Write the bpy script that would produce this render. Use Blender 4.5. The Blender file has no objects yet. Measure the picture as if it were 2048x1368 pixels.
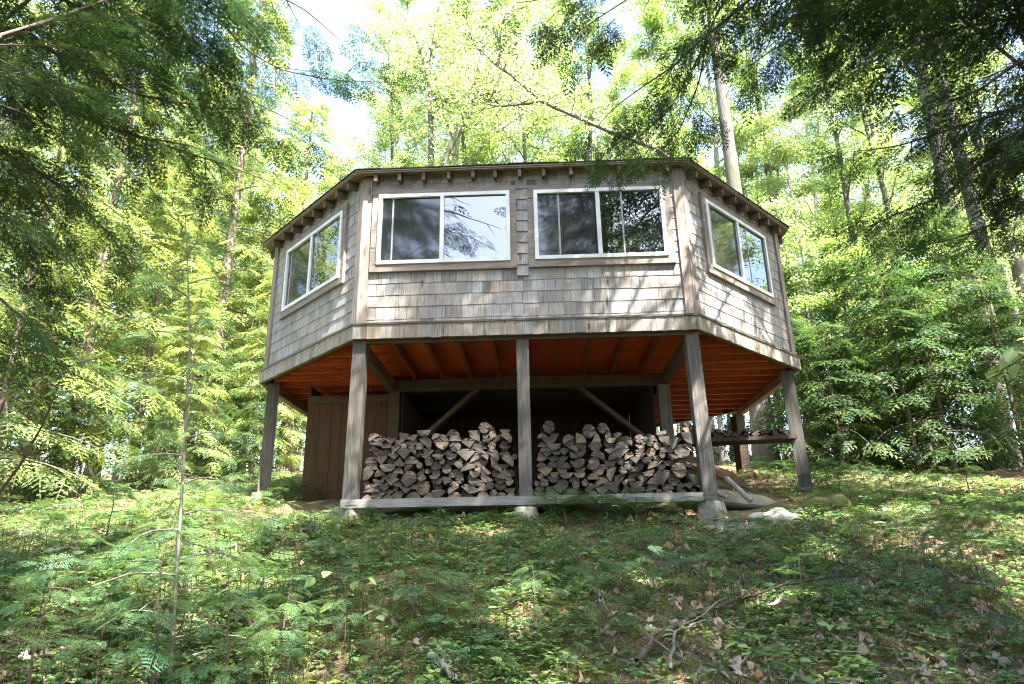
import bpy, math, random
import numpy as np
from mathutils import Vector, Matrix
rng = np.random.default_rng(11)
random.seed(5)
scene = bpy.context.scene
COL = scene.collection
R_ = math.radians

# ------------------------------------------------------------------ camera
CAM = np.array([0.0733, -6.9849, -2.3669])
YAW, PIT, ROL, FPX = -0.0308, 0.3185, -0.0183, 1364.67
_cy, _sy, _cp, _sp, _cr, _sr = math.cos(YAW), math.sin(YAW), math.cos(PIT), math.sin(PIT), math.cos(ROL), math.sin(ROL)
FW = np.array([_sy*_cp, _cy*_cp, _sp]); _rt = np.array([_cy, -_sy, 0.0]); _up = np.cross(_rt, FW)
RT = _rt*_cr + _up*_sr; UP = -_rt*_sr + _up*_cr
cd = bpy.data.cameras.new('camera'); cam = bpy.data.objects.new('camera', cd); COL.objects.link(cam)
cd.sensor_width = 36; cd.lens = FPX/2048*36; cd.clip_end = 800; cd.clip_start = 0.05
M = Matrix.Identity(4)
for i in range(3):
    M[i][0] = RT[i]; M[i][1] = UP[i]; M[i][2] = -FW[i]; M[i][3] = CAM[i]
cam.matrix_world = M
scene.camera = cam

def at(px, py, depth):
    return CAM + (FW + RT*(px-1024)/FPX + UP*(684-py)/FPX)*depth
def proj(P):
    d = np.asarray(P, float) - CAM
    z = d@FW
    return 1024 + FPX*(d@RT)/z, 684 - FPX*(d@UP)/z, z

# ------------------------------------------------------------------ light
AZ, EL = R_(38), R_(58)                       # sun: to the right of the cabin's front, high
SUN = np.array([math.sin(AZ)*math.cos(EL), -math.cos(AZ)*math.cos(EL), math.sin(EL)])
sl = bpy.data.lights.new('sun', 'SUN'); sl.energy = 5.0; sl.angle = R_(0.5); sl.color = (1.0, 0.94, 0.84)
so = bpy.data.objects.new('sun', sl); COL.objects.link(so)
so.rotation_euler = Vector(SUN).to_track_quat('Z', 'Y').to_euler()
w = bpy.data.worlds.new('World'); scene.world = w; w.use_nodes = True
nt = w.node_tree; bg = nt.nodes['Background']
sky = nt.nodes.new('ShaderNodeTexSky'); sky.sky_type = 'NISHITA'; sky.sun_disc = False
sky.sun_elevation = EL; sky.sun_rotation = math.pi - AZ; sky.air_density = 1.0; sky.dust_density = 2.5; sky.ozone_density = 1.0
nt.links.new(sky.outputs[0], bg.inputs[0]); bg.inputs[1].default_value = 0.15
vs = scene.view_settings; vs.view_transform = 'Standard'; vs.look = 'None'; vs.gamma = 1; vs.use_curve_mapping = False
vs.exposure = 3.0
cy = scene.cycles
cy.max_bounces = 8; cy.diffuse_bounces = 5; cy.glossy_bounces = 3; cy.transmission_bounces = 4; cy.transparent_max_bounces = 4
cy.use_denoising = True
cy.caustics_reflective = False; cy.caustics_refractive = False
cy.sample_clamp_indirect = 8
cy.filter_width = 1.15

# ------------------------------------------------------------------ materials
def mat(name):
    m = bpy.data.materials.new(name); m.use_nodes = True
    n = m.node_tree.nodes; p = n['Principled BSDF']
    return m, m.node_tree, p
def nd(t, typ, **kw):
    n = t.nodes.new(typ)
    for k, v in kw.items():
        if isinstance(k, str) and hasattr(n, k): setattr(n, k, v)
    return n
def ramp(t, src, stops):
    r = t.nodes.new('ShaderNodeValToRGB')
    el = r.color_ramp.elements
    while len(el) < len(stops): el.new(0.5)
    for e, (pos, c) in zip(el, stops):
        e.position = pos; e.color = (*c, 1) if len(c) == 3 else c
    t.links.new(src, r.inputs[0]); return r.outputs[0]
def noise(t, vec, scale, detail=4, rough=0.55, dist=0.0):
    n = t.nodes.new('ShaderNodeTexNoise'); n.inputs['Scale'].default_value = scale
    n.inputs['Detail'].default_value = detail; n.inputs['Roughness'].default_value = rough; n.inputs['Distortion'].default_value = dist
    if vec is not None: t.links.new(vec, n.inputs['Vector'])
    return n.outputs['Fac']
def mapping(t, vec, scale=(1, 1, 1), loc=(0, 0, 0), rot=(0, 0, 0)):
    m = t.nodes.new('ShaderNodeMapping'); m.inputs['Scale'].default_value = scale; m.inputs['Location'].default_value = loc; m.inputs['Rotation'].default_value = rot
    t.links.new(vec, m.inputs['Vector']); return m.outputs[0]
def coords(t, which='Object'):
    return t.nodes.new('ShaderNodeTexCoord').outputs[which]
def mixc(t, a, b, fac, mode='MIX'):
    m = t.nodes.new('ShaderNodeMix'); m.data_type = 'RGBA'; m.blend_type = mode
    for sock, v in ((m.inputs[6], a), (m.inputs[7], b)):
        if isinstance(v, (tuple, list)): sock.default_value = (*v, 1) if len(v) == 3 else v
        else: t.links.new(v, sock)
    if isinstance(fac, (int, float)): m.inputs[0].default_value = fac
    else: t.links.new(fac, m.inputs[0])
    return m.outputs[2]
def math_(t, op, a, b=None):
    m = t.nodes.new('ShaderNodeMath'); m.operation = op
    for k, v in ((0, a), (1, b)):
        if v is None: continue
        if isinstance(v, (int, float)): m.inputs[k].default_value = v
        else: t.links.new(v, m.inputs[k])
    return m.outputs[0]
def bump(t, p, h, strength=0.3, dist=0.01):
    b = t.nodes.new('ShaderNodeBump'); b.inputs['Strength'].default_value = strength; b.inputs['Distance'].default_value = dist
    t.links.new(h, b.inputs['Height']); t.links.new(b.outputs[0], p.inputs['Normal'])
def attr(t, name):
    a = t.nodes.new('ShaderNodeAttribute'); a.attribute_name = name; return a

def wood(name, dark, mid, light, axis, knots=True, rough=0.85, tint=False):
    """sawn boards: grain streaks along one axis, knots, grey weather patches"""
    m, t, p = mat(name); c = coords(t)
    s = {'x': (1.2, 28, 28), 'y': (28, 1.2, 28), 'z': (28, 28, 1.2)}[axis]
    g = noise(t, mapping(t, c, s), 3.0, 6, 0.65, 0.6)
    g2 = noise(t, mapping(t, c, tuple(v*0.25 for v in s)), 2.3, 3, 0.5)
    col = ramp(t, g, [(0.28, dark), (0.5, mid), (0.74, light)])
    col = mixc(t, col, mixc(t, dark, mid, 0.4), ramp(t, g2, [(0.45, (0, 0, 0)), (0.75, (0.75,)*3)]))
    if knots:
        ks = {'x': (2.2, 9, 9), 'y': (9, 2.2, 9), 'z': (9, 9, 2.2)}[axis]
        v = t.nodes.new('ShaderNodeTexVoronoi'); v.inputs['Scale'].default_value = 1.0
        t.links.new(mapping(t, c, ks), v.inputs['Vector'])
        k = ramp(t, v.outputs['Distance'], [(0.06, (0.8,)*3), (0.16, (0, 0, 0))])
        col = mixc(t, col, tuple(x*0.25 for x in dark), k)
    if tint:
        a = attr(t, 'tint'); col = mixc(t, col, a.outputs['Color'], 1.0, 'MULTIPLY')
    t.links.new(col, p.inputs['Base Color']); p.inputs['Roughness'].default_value = rough
    p.inputs['Specular IOR Level'].default_value = 0.25
    bump(t, p, g, 0.35, 0.004)
    return m
MAT = {}
MAT['post'] = wood('weathered_post', (0.042, 0.038, 0.035), (0.105, 0.098, 0.091), (0.175, 0.166, 0.156), 'z')
MAT['trim_z'] = wood('grey_trim_vertical', (0.12, 0.098, 0.082), (0.235, 0.20, 0.175), (0.35, 0.31, 0.275), 'z')
MAT['trim_x'] = wood('grey_trim_level', (0.12, 0.10, 0.085), (0.22, 0.19, 0.165), (0.33, 0.295, 0.265), 'x')
MAT['ledge'] = wood('mossy_ledge', (0.045, 0.042, 0.035), (0.10, 0.09, 0.075), (0.16, 0.15, 0.125), 'x', knots=False)
MAT['sill'] = wood('grey_sill_beam', (0.11, 0.108, 0.10), (0.22, 0.215, 0.205), (0.33, 0.32, 0.31), 'x')
MAT['shingle'] = wood('cedar_shingle', (0.14, 0.122, 0.108), (0.29, 0.277, 0.265), (0.38, 0.368, 0.355), 'z', tint=True)
MAT['skirt'] = wood('cedar_skirt', (0.11, 0.08, 0.058), (0.30, 0.27, 0.235), (0.40, 0.365, 0.32), 'z', tint=True)
MAT['rafter'] = wood('rafter_wood', (0.06, 0.045, 0.034), (0.12, 0.092, 0.072), (0.18, 0.145, 0.118), 'x', knots=False)
MAT['deck'] = wood('roof_deck_wood', (0.12, 0.085, 0.055), (0.24, 0.18, 0.125), (0.34, 0.26, 0.19), 'x', knots=False)
MAT['joist'] = wood('orange_joist', (0.16, 0.034, 0.011), (0.36, 0.078, 0.021), (0.52, 0.15, 0.05), 'x', knots=True, rough=0.7)  # ribs kept darker than the subfloor to paint their shadow lines
MAT['subfloor'] = wood('orange_subfloor', (0.30, 0.046, 0.012), (0.66, 0.115, 0.024), (0.80, 0.18, 0.045), 'x', knots=True, rough=0.6)
MAT['beam'] = wood('brown_beam', (0.034, 0.024, 0.016), (0.07, 0.051, 0.036), (0.11, 0.082, 0.06), 'x')
MAT['plank'] = wood('brown_plank', (0.04, 0.019, 0.011), (0.078, 0.040, 0.023), (0.115, 0.064, 0.038), 'z')
MAT['darkplank'] = wood('dark_plank', (0.03, 0.02, 0.014), (0.055, 0.036, 0.026), (0.085, 0.055, 0.04), 'z')

def simple(name, col, rough=0.6, var=0.25, scale=12, spec=0.3, bmp=0.0, metal=0.0):
    m, t, p = mat(name); c = coords(t)
    n = noise(t, c, scale, 5)
    a = tuple(x*(1-var) for x in col); b = tuple(min(1, x*(1+var)) for x in col)
    t.links.new(ramp(t, n, [(0.3, a), (0.7, b)]), p.inputs['Base Color'])
    p.inputs['Roughness'].default_value = rough; p.inputs['Specular IOR Level'].default_value = spec; p.inputs['Metallic'].default_value = metal
    if bmp: bump(t, p, n, bmp, 0.01)
    return m
MAT['vinyl'] = simple('white_vinyl', (0.62, 0.64, 0.66), 0.45, 0.10, 7)
MAT['asphalt'] = simple('roof_shingle', (0.05, 0.052, 0.05), 0.95, 0.4, 60, 0.1, 0.4)
MAT['fascia'] = simple('grey_drip_edge', (0.30, 0.30, 0.28), 0.7, 0.2, 9)
MAT['concrete'] = simple('mossy_concrete', (0.25, 0.24, 0.19), 0.95, 0.35, 14, 0.15, 0.5)
def glass(name, base, ior, rough):
    m, t, p = mat(name)
    p.inputs['Base Color'].default_value = (*base, 1); p.inputs['Roughness'].default_value = rough
    p.inputs['IOR'].default_value = ior; p.inputs['Specular IOR Level'].default_value = 0.5
    n = noise(t, coords(t), 2.2, 2); bump(t, p, n, 0.025, 0.02)
    return m
MAT['pane'] = glass('window_glass', (0.008, 0.009, 0.010), 2.5, 0.012)
MAT['screen'] = glass('screened_glass', (0.018, 0.019, 0.020), 1.7, 0.05)
MAT['blind'] = simple('inner_sash', (0.30, 0.31, 0.32), 0.5, 0.1)

# ------------------------------------------------------------------ mesh helpers
class Acc:
    """collects numpy vertices / faces, builds one mesh"""
    def __init__(s): s.v = []; s.f = {3: [], 4: []}; s.n = 0; s.c = []; s.mi = {3: [], 4: []}
    def add(s, V, F, tint=None, mi=0):
        V = np.asarray(V, float).reshape(-1, 3); F = np.asarray(F, np.int64)
        k = F.shape[1]
        s.v.append(V); s.f[k].append(F + s.n); s.mi[k].append(np.full(len(F), mi, np.int32)); s.n += len(V)
        if tint is None: tint = np.ones(3)
        tint = np.asarray(tint, float)
        s.c.append(np.broadcast_to(tint, (len(V), 3)))
    def box(s, lo, hi, tint=None, mi=0):
        (x0, y0, z0), (x1, y1, z1) = lo, hi
        V = [(x0,y0,z0),(x1,y0,z0),(x1,y1,z0),(x0,y1,z0),(x0,y0,z1),(x1,y0,z1),(x1,y1,z1),(x0,y1,z1)]
        s.add(V, BOXF, tint, mi)
    def bar(s, a, b, w, h, up=(0, 0, 1), tint=None, mi=0):
        a = np.asarray(a, float); b = np.asarray(b, float); d = b-a; d /= np.linalg.norm(d)
        sd = np.cross(d, up); sd /= np.linalg.norm(sd); u = np.cross(sd, d)
        V = []
        for p in (a, b):
            for i, j in ((-1,-1),(1,-1),(1,1),(-1,1)): V.append(p + sd*i*w/2 + u*j*h/2)
        s.add(V, BOXF, tint, mi)
    def tube(s, P, rad, n=8, mi=0, tint=None, cap=True):
        V, F = tube(P, rad, n); s.add(V, F, tint, mi)
    def empty(s): return s.n == 0
    def mesh(s, name, mats, shift=None, smooth=False):
        V = np.concatenate(s.v)
        if shift is not None: V = V - np.asarray(shift)
        q = np.concatenate(s.f[4]) if s.f[4] else np.zeros((0, 4), np.int64)
        t = np.concatenate(s.f[3]) if s.f[3] else np.zeros((0, 3), np.int64)
        mi = np.concatenate([*(s.mi[4] or [np.zeros(0, np.int32)]), *(s.mi[3] or [np.zeros(0, np.int32)])])
        me = bpy.data.meshes.new(name)
        me.vertices.add(len(V)); me.vertices.foreach_set('co', V.astype(np.float32).ravel())
        loops = np.concatenate([q.ravel(), t.ravel()]).astype(np.int32)
        me.loops.add(len(loops)); me.loops.foreach_set('vertex_index', loops)
        nf = len(q) + len(t)
        st = np.concatenate([np.arange(len(q))*4, len(q)*4 + np.arange(len(t))*3]).astype(np.int32)
        me.polygons.add(nf); me.polygons.foreach_set('loop_start', st)
        me.polygons.foreach_set('material_index', mi)
        me.polygons.foreach_set('use_smooth', np.full(nf, bool(smooth)))
        C = np.concatenate(s.c); 
        a = me.attributes.new('tint', 'FLOAT_COLOR', 'POINT')
        a.data.foreach_set('color', np.concatenate([C, np.ones((len(C), 1))], 1).astype(np.float32).ravel())
        me.update(calc_edges=True)
        for m in (mats if isinstance(mats, (list, tuple)) else [mats]): me.materials.append(m)
        return me
BOXF = [(0,3,2,1),(4,5,6,7),(0,1,5,4),(1,2,6,5),(2,3,7,6),(3,0,4,7)]
def tube(P, rad, n=8):
    P = np.asarray(P, float); k = len(P); rad = np.broadcast_to(rad, (k,))
    T = np.gradient(P, axis=0); T /= np.linalg.norm(T, axis=1)[:, None] + 1e-9
    ref = np.array([0.0, 0, 1]) if abs(T[:, 2]).mean() < 0.8 else np.array([1.0, 0, 0])
    A = np.cross(T, ref); A /= np.linalg.norm(A, axis=1)[:, None] + 1e-9
    B = np.cross(T, A)
    th = np.arange(n)*2*np.pi/n
    V = P[:, None] + rad[:, None, None]*(A[:, None]*np.cos(th)[None, :, None] + B[:, None]*np.sin(th)[None, :, None])
    i = np.arange(k-1)[:, None]*n; j = np.arange(n)[None]; j2 = (j+1) % n
    F = np.stack([i+j, i+j2, i+n+j2, i+n+j], -1).reshape(-1, 4)
    return V.reshape(-1, 3), F
def props(o, label=None, cat=None, group=None, kind=None):
    if label: o['label'] = label
    if cat: o['category'] = cat
    if group: o['group'] = group
    if kind: o['kind'] = kind
    return o
def empty(name, loc, label, cat, group=None):
    o = bpy.data.objects.new(name, None); o.location = loc; o.empty_display_size = 0.2; COL.objects.link(o)
    return props(o, label, cat, group)
def place(name, me, parent=None, loc=(0, 0, 0)):
    o = bpy.data.objects.new(name, me); o.location = loc; COL.objects.link(o)
    if parent is not None: o.parent = parent
    return o
def part(name, acc, mats, parent, smooth=False):
    """acc holds world coordinates; the part is stored relative to its parent chain"""
    p = parent; sh = np.zeros(3)
    while p is not None: sh = sh + np.array(p.location); p = p.parent
    return place(name, acc.mesh(name, mats, sh, smooth), parent)
def copy_thing(src, loc, rotz=0.0, scale=1.0, tilt=(0, 0)):
    r = src.copy(); COL.objects.link(r); r.location = loc; r.rotation_euler = (tilt[0], tilt[1], rotz); r.scale = (scale,)*3
    for ch in src.children:
        c = ch.copy(); COL.objects.link(c); c.parent = r
        for g in ch.children:
            d = g.copy(); COL.objects.link(d); d.parent = c
    return r

# ------------------------------------------------------------------ terrain
_gy = np.array([-60, -14, -9, -7, -3.5, -0.3, 1.7, 4.1, 8, 20, 45, 90, 200.])
_gz = np.array([-12, -5.9, -4.55, -3.98, -2.97, -2.00, -1.54, -1.06, -0.45, 1.3, 5.0, 11.5, 24.])
def _sm(y):
    return (np.interp(y-0.5, _gy, _gz) + np.interp(y, _gy, _gz)*2 + np.interp(y+0.5, _gy, _gz))/4
_ph = rng.uniform(0, 6.28, 24); _fr = np.array([.35, .5, .8, 1.1, 1.7, 2.3, 3.1, 4.3]); _am = np.array([.07, .06, .05, .04, .028, .02, .014, .010])
def ground_z(x, y):
    x = np.asarray(x, float); y = np.asarray(y, float)
    z = _sm(y)
    b = 0
    for i in range(8):
        a = _ph[i]
        b = b + _am[i]*np.sin(_fr[i]*2*(x*np.cos(a)+y*np.sin(a))+_ph[i+8])*np.cos(_fr[i]*1.3*(x*np.sin(a)-y*np.cos(a))+_ph[i+16])
    far = np.clip((np.hypot(x, y-2)-1.5)/3, 0.35, 1)
    return z + b*far - 0.02*np.clip(np.abs(x)-3, 0, 6)
# ------------------------------------------------------------------ the cabin
OCT = np.array([(-1.83, 0), (1.83, 0), (3.49, 1.70), (3.49, 4.08), (1.83, 5.76), (-1.83, 5.76), (-3.485, 4.06), (-3.485, 1.66)])
def octo(o):
    """octagon offset outward by o"""
    out = []
    for i in range(8):
        a, b, c = OCT[i-1], OCT[i], OCT[(i+1) % 8]
        d1 = (b-a)/np.linalg.norm(b-a); d2 = (c-b)/np.linalg.norm(c-b)
        n1 = np.array([d1[1], -d1[0]]); n2 = np.array([d2[1], -d2[0]])
        out.append(b + o*(n1+n2)/(1+n1@n2))
    return np.array(out)
cabin = empty('octagonal_cabin', (0, 2.88, -1.5), 'grey cedar shingled eight sided cabin standing on posts over a firewood store', 'cabin')
def facepart(name, acc, mats, i, parent=None, smooth=False):
    """acc in face coordinates: x along the wall, -y outward, z up"""
    a, b = OCT[i], OCT[(i+1) % 8]
    if parent is not None:
        return place(name, acc.mesh(name, mats, None, smooth), parent)
    o = place(name, acc.mesh(name, mats, None, smooth), cabin, (a[0]-cabin.location.x, a[1]-cabin.location.y, -cabin.location.z))
    o.rotation_euler = (0, 0, math.atan2(b[1]-a[1], b[0]-a[0]))
    return o
WIN = {0: [(0.18, 1.69, 0.878, 1.762), (1.966, 3.447, 0.880, 1.755)], 1: [(0.45, 1.93, 0.878, 1.762)], 7: [(0.44, 1.925, 0.876, 1.758)]}
DIV = {0: [(0.895+0.02, 'L'), (0.74+1.966-0.01, 'L')], 1: [(1.19, 'L')], 7: [(1.15, 'L')]}
EXTRA = {0: [[0.345], [2.25, 2.967]], 1: [[0.56, 1.42]], 7: [[0.56, 1.29]]}
def shin_tint(n=1):
    k = rng.normal(1, 0.10); wv = rng.normal(0, 0.045)
    if rng.random() < 0.08: k *= 0.72
    return np.clip(np.array([k*(1+wv), k, k*(1-wv)]), 0.45, 1.3)
for i in range(8):
    a, b = OCT[i], OCT[(i+1) % 8]; L = np.linalg.norm(b-a)
    h = Acc(); h.box((0.0, 0.0, 0.16), (L, 0.08, 2.03), (0.5, 0.45, 0.4))
    # courses, bottom first
    zb = [0.178, 0.235] + [0.382+0.1395*k for k in range(12)]
    for c, z in enumerate(zb):
        e = (zb[c+1]-z) if c+1 < len(zb) else 0.13
        if z > 1.93: break
        u = 0.06 - rng.uniform(0, 0.1)
        while u < L-0.02:
            wd = rng.uniform(0.075, 0.19); u1 = min(u+wd, L-0.01); u0 = max(u, 0.01)
            um = (u0+u1)/2; zm = z+e/2; skip = False
            for (wa, wb, wz0, wz1) in WIN.get(i, []):
                if wa+0.02 < u0 and u1 < wb-0.02 and wz0+0.02 < z and z+e < wz1-0.02: skip = True
            if i == 0 and 1.70 < um < 1.96 and 0.75 < z < 1.9: skip = True
            if not skip and u1-u0 > 0.02:
                j = rng.normal(0, 0.0025); g = 0.002; tb = rng.uniform(0.009, 0.012); top = z+e+0.025
                V = [(u0+g, -tb, z+j), (u1-g, -tb, z+j), (u1-g, 0.001, z+j), (u0+g, 0.001, z+j),
                     (u0+g, -0.003, top), (u1-g, -0.003, top), (u1-g, 0.001, top), (u0+g, 0.001, top)]
                h.add(V, BOXF, shin_tint())
            u += wd
    if i == 0:      # narrow shingle column between the two front windows
        for k in range(9):
            z = 0.70+0.137*k
            V = [(1.757, -0.034, z), (1.892, -0.034, z), (1.892, 0.0, z), (1.757, 0.0, z), (1.757, -0.018, z+0.16), (1.892, -0.018, z+0.16), (1.892, 0.0, z+0.16), (1.757, 0.0, z+0.16)]
            if z < 1.85: h.add(V, BOXF, shin_tint()*1.02)
    facepart('shingle_wall', h, MAT['shingle'], i)
    # corner boards, one on each side of every corner
    t = Acc(); t.box((-0.012, -0.034, 0.18), (0.092, 0.0, 2.0)); facepart('corner_trim', t, MAT['trim_z'], i)
    t = Acc(); t.box((L-0.085, -0.032, 0.18), (L+0.010, 0.0, 2.0)); facepart('corner_trim', t, MAT['trim_z'], i)
    # windows
    for (wa, wb, z0, z1), (dv, sd), ex in zip(WIN.get(i, []), DIV.get(i, []), EXTRA.get(i, [])):
        c = Acc(); cw = 0.075
        c.box((wa-cw, -0.046, z0-0.085), (wb+cw, -0.002, z0-0.002))
        c.box((wa-cw, -0.043, z0-0.002), (wa-0.001, -0.002, z1+0.002)); c.box((wb+0.001, -0.043, z0-0.002), (wb+cw, -0.002, z1+0.002))
        c.box((wa-cw, -0.046, z1+0.002), (wb+cw, -0.002, z1+0.072))
        facepart('window_casing', c, MAT['trim_x'], i)
        f = Acc(); fw = 0.043; y0, y1 = -0.062, -0.002
        f.box((wa, y0, z0), (wb, y1, z0+fw)); f.box((wa, y0, z1-fw), (wb, y1, z1))
        f.box((wa, y0+0.001, z0+fw), (wa+fw, y1, z1-fw)); f.box((wb-fw, y0+0.001, z0+fw), (wb, y1, z1-fw))
        f.box((dv-0.023, y0+0.004, z0+fw), (dv+0.023, y1, z1-fw))
        W = facepart('window', f, MAT['vinyl'], i)
        g = Acc(); g.box((wa+fw, -0.030, z0+fw), (dv-0.023, -0.006, z1-fw)); facepart('screened_pane', g, MAT['screen'], i, W)
        g = Acc(); g.box((dv+0.023, -0.036, z0+fw), (wb-fw, -0.006, z1-fw)); facepart('window_pane', g, MAT['pane'], i, W)
        for e in ex:
            s = Acc(); yy = -0.030 if e < dv else -0.036
            s.box((e-0.009, yy-0.004, z0+fw), (e+0.009, yy+0.001, z1-fw)); facepart('sash_bar', s, MAT['blind'], i, W)
# belt ledge and skirt of upright shingles all round
lg = Acc(); oi, oo, ol = octo(0.0), octo(0.082), octo(0.066)
for i in range(8):
    j = (i+1) % 8
    V = [(*oi[i], .156), (*oo[i], .156), (*oo[j], .156), (*oi[j], .156), (*oi[i], .184), (*oo[i], .178), (*oo[j], .178), (*oi[j], .184)]
    lg.add(V, [(0,3,2,1),(4,5,6,7),(1,2,6,5),(0,1,5,4),(2,3,7,6)])
part('belt_ledge', lg, MAT['ledge'], cabin)
for i in range(8):
    a, b = OCT[i], OCT[(i+1) % 8]; L = np.linalg.norm(b-a); s = Acc(); s.box((-0.02, -0.05, 0.004), (L+0.02, -0.001, 0.156), (.4, .35, .3))
    u = -0.028
    while u < L+0.028:
        wd = rng.uniform(0.035, 0.12); u1 = min(u+wd, L+0.028)
        if u1-u > 0.012: s.box((u+0.001, -0.067-rng.uniform(0, .004), rng.normal(0, .002)), (u1-0.001, -0.045, 0.156), shin_tint()*rng.uniform(.85, 1.05))
        u += wd
    facepart('shingle_skirt', s, MAT['skirt'], i)
# roof
OV = 0.165; ZE = 1.99; APEX = np.array([0, 2.88, 2.84])
ob = octo(OV); ot = octo(OV+0.012)
d = Acc(); V = [(*q, ZE) for q in ob] + [tuple(APEX)] + [(*q, ZE+.026) for q in ob] + [tuple(APEX+[0, 0, .026])]
d.add(V, [(i, (i+1) % 8, 8) for i in range(8)]); d.add(V, [(9+i, 17, 9+(i+1) % 8) for i in range(8)]); d.add(V, [(i, 9+i, 9+(i+1) % 8, (i+1) % 8) for i in range(8)])
part('roof_deck', d, MAT['deck'], cabin)
d = Acc(); V = [(*q, ZE+.018) for q in ot] + [(*q, ZE+.030) for q in ob] + [(*q, ZE+.030) for q in ot]
d.add(V, [(i, 16+i, 16+(i+1) % 8, (i+1) % 8) for i in range(8)]); d.add(V, [(i, (i+1) % 8, 8+(i+1) % 8, 8+i) for i in range(8)])
V2 = []
for i in range(8):
    p, q = ob[i], ob[(i+1) % 8]
d2 = Acc(); V = [(*q, ZE+.031) for q in octo(OV+0.02)] + [(*q, ZE+.047) for q in octo(OV+0.02)] + [tuple(APEX+[0, 0, .05])]
# slightly ragged shingle edge
d2.add(V, [(i, 8+i, 8+(i+1) % 8, (i+1) % 8) for i in range(8)]); d2.add(V, [(8+i, 16, 8+(i+1) % 8) for i in range(8)]); 
for i in range(8):
    p, q = octo(OV+0.02)[i], octo(OV+0.02)[(i+1) % 8]; L = np.linalg.norm(q-p); n = int(L/0.28); dr = (q-p)/L; nr = np.array([dr[1], -dr[0]])
    for k in range(n):
        u0, u1 = k*L/n+.003, (k+1)*L/n-.003; e = rng.uniform(0.0, 0.012); z = ZE+.034+rng.uniform(0, .008)
        A = p+dr*u0+nr*e; B = p+dr*u1+nr*e; Cc = p+dr*u1-nr*.12; D = p+dr*u0-nr*.12
        d2.add([(*A, z), (*B, z), (*Cc, z+.04), (*D, z+.04), (*A, z+.009), (*B, z+.009), (*Cc, z+.05), (*D, z+.05)], BOXF)
rf = part('roof', d2, MAT['asphalt'], cabin)
part('drip_edge', d, MAT['fascia'], rf)
for i in range(8):
    a, b = OCT[i], OCT[(i+1) % 8]; L = np.linalg.norm(b-a); n = 13 if i in (0, 4) else 8
    for k in range(n):
        u = (k+0.55)*L/(n+0.1) + rng.normal(0, .012); r_ = Acc(); zt = ZE-0.004; ln = OV-0.02+rng.normal(0, .004)
        sl_ = 0.27
        V = [(u-.02, -ln, zt-.092), (u+.02, -ln, zt-.092), (u+.02, 0.02, zt-.092+sl_*ln), (u-.02, 0.02, zt-.092+sl_*ln),
             (u-.02, -ln, zt+.006), (u+.02, -ln, zt+.006), (u+.02, 0.02, zt+sl_*ln), (u-.02, 0.02, zt+sl_*ln)]
        r_.add(V, BOXF); facepart('rafter_tail', r_, MAT['rafter'], i)
# floor structure
f = Acc(); q = octo(-0.01)
V = [(*p, .135) for p in q] + [(0, 2.88, .135)] + [(*p, .16) for p in q] + [(0, 2.88, .16)]
f.add(V, [(i, (i+1) % 8, 8) for i in range(8)]); f.add(V, [(9+i, 17, 9+(i+1) % 8) for i in range(8)]); f.add(V, [(i, 9+i, 9+(i+1) % 8, (i+1) % 8) for i in range(8)])
part('subfloor', f, MAT['subfloor'], cabin)
def xlim(y): return 3.46 if 1.69 < y < 4.07 else (1.83+y*1.66/1.70 if y <= 1.69 else 1.83+(5.76-y)*1.66/1.69)-0.05
jm_y = wood('orange_joist_deep', (0.10, 0.03, 0.012), (0.20, 0.058, 0.02), (0.30, 0.10, 0.036), 'y', knots=False, rough=0.7)
for x in np.arange(-1.48, 1.6, 0.37):
    j = Acc(); j.box((x-.02, 0.03, 0.004), (x+.02, 1.66, .1345)); part('floor_joist', j, jm_y, cabin)
for sgn in (-1, 1):
    for y in np.arange(0.22, 5.4, 0.34):
        xl = xlim(y)
        if xl < 2.0: continue
        j = Acc(); x0, x1 = sorted((sgn*1.83, sgn*xl)); j.box((x0, y-.019, 0.004), (x1, y+.019, .1345)); part('floor_joist', j, MAT['joist'], cabin)
bm_y = wood('brown_beam_deep', (0.05, 0.034, 0.022), (0.10, 0.072, 0.05), (0.15, 0.11, 0.08), 'y')
edge_y = wood('tan_edge_beam', (0.16, 0.10, 0.06), (0.32, 0.22, 0.14), (0.42, 0.31, 0.21), 'y')
for sgn in (-1, 1):
    g = Acc(); g.box((sgn*1.79-.045, 0.13, -0.15), (sgn*1.79+.045, 5.6, 0.0035)); part('side_beam', g, bm_y, cabin)
    g = Acc(); x = sgn*3.41; g.box((x-.04, 1.74, -0.10), (x+.04, 4.02, 0.0035)); part('edge_beam', g, edge_y, cabin)
g = Acc(); g.box((-1.745, 1.665, -0.155), (1.745, 1.755, 0.0035)); part('girder', g, MAT['beam'], cabin)
g = Acc(); g.box((-1.81, 0.004, -0.035), (1.81, 0.045, 0.0035)); part('skirt_shade_strip', g, MAT['beam'], cabin)  # dark strip standing in for the shade line under the front skirt
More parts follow.
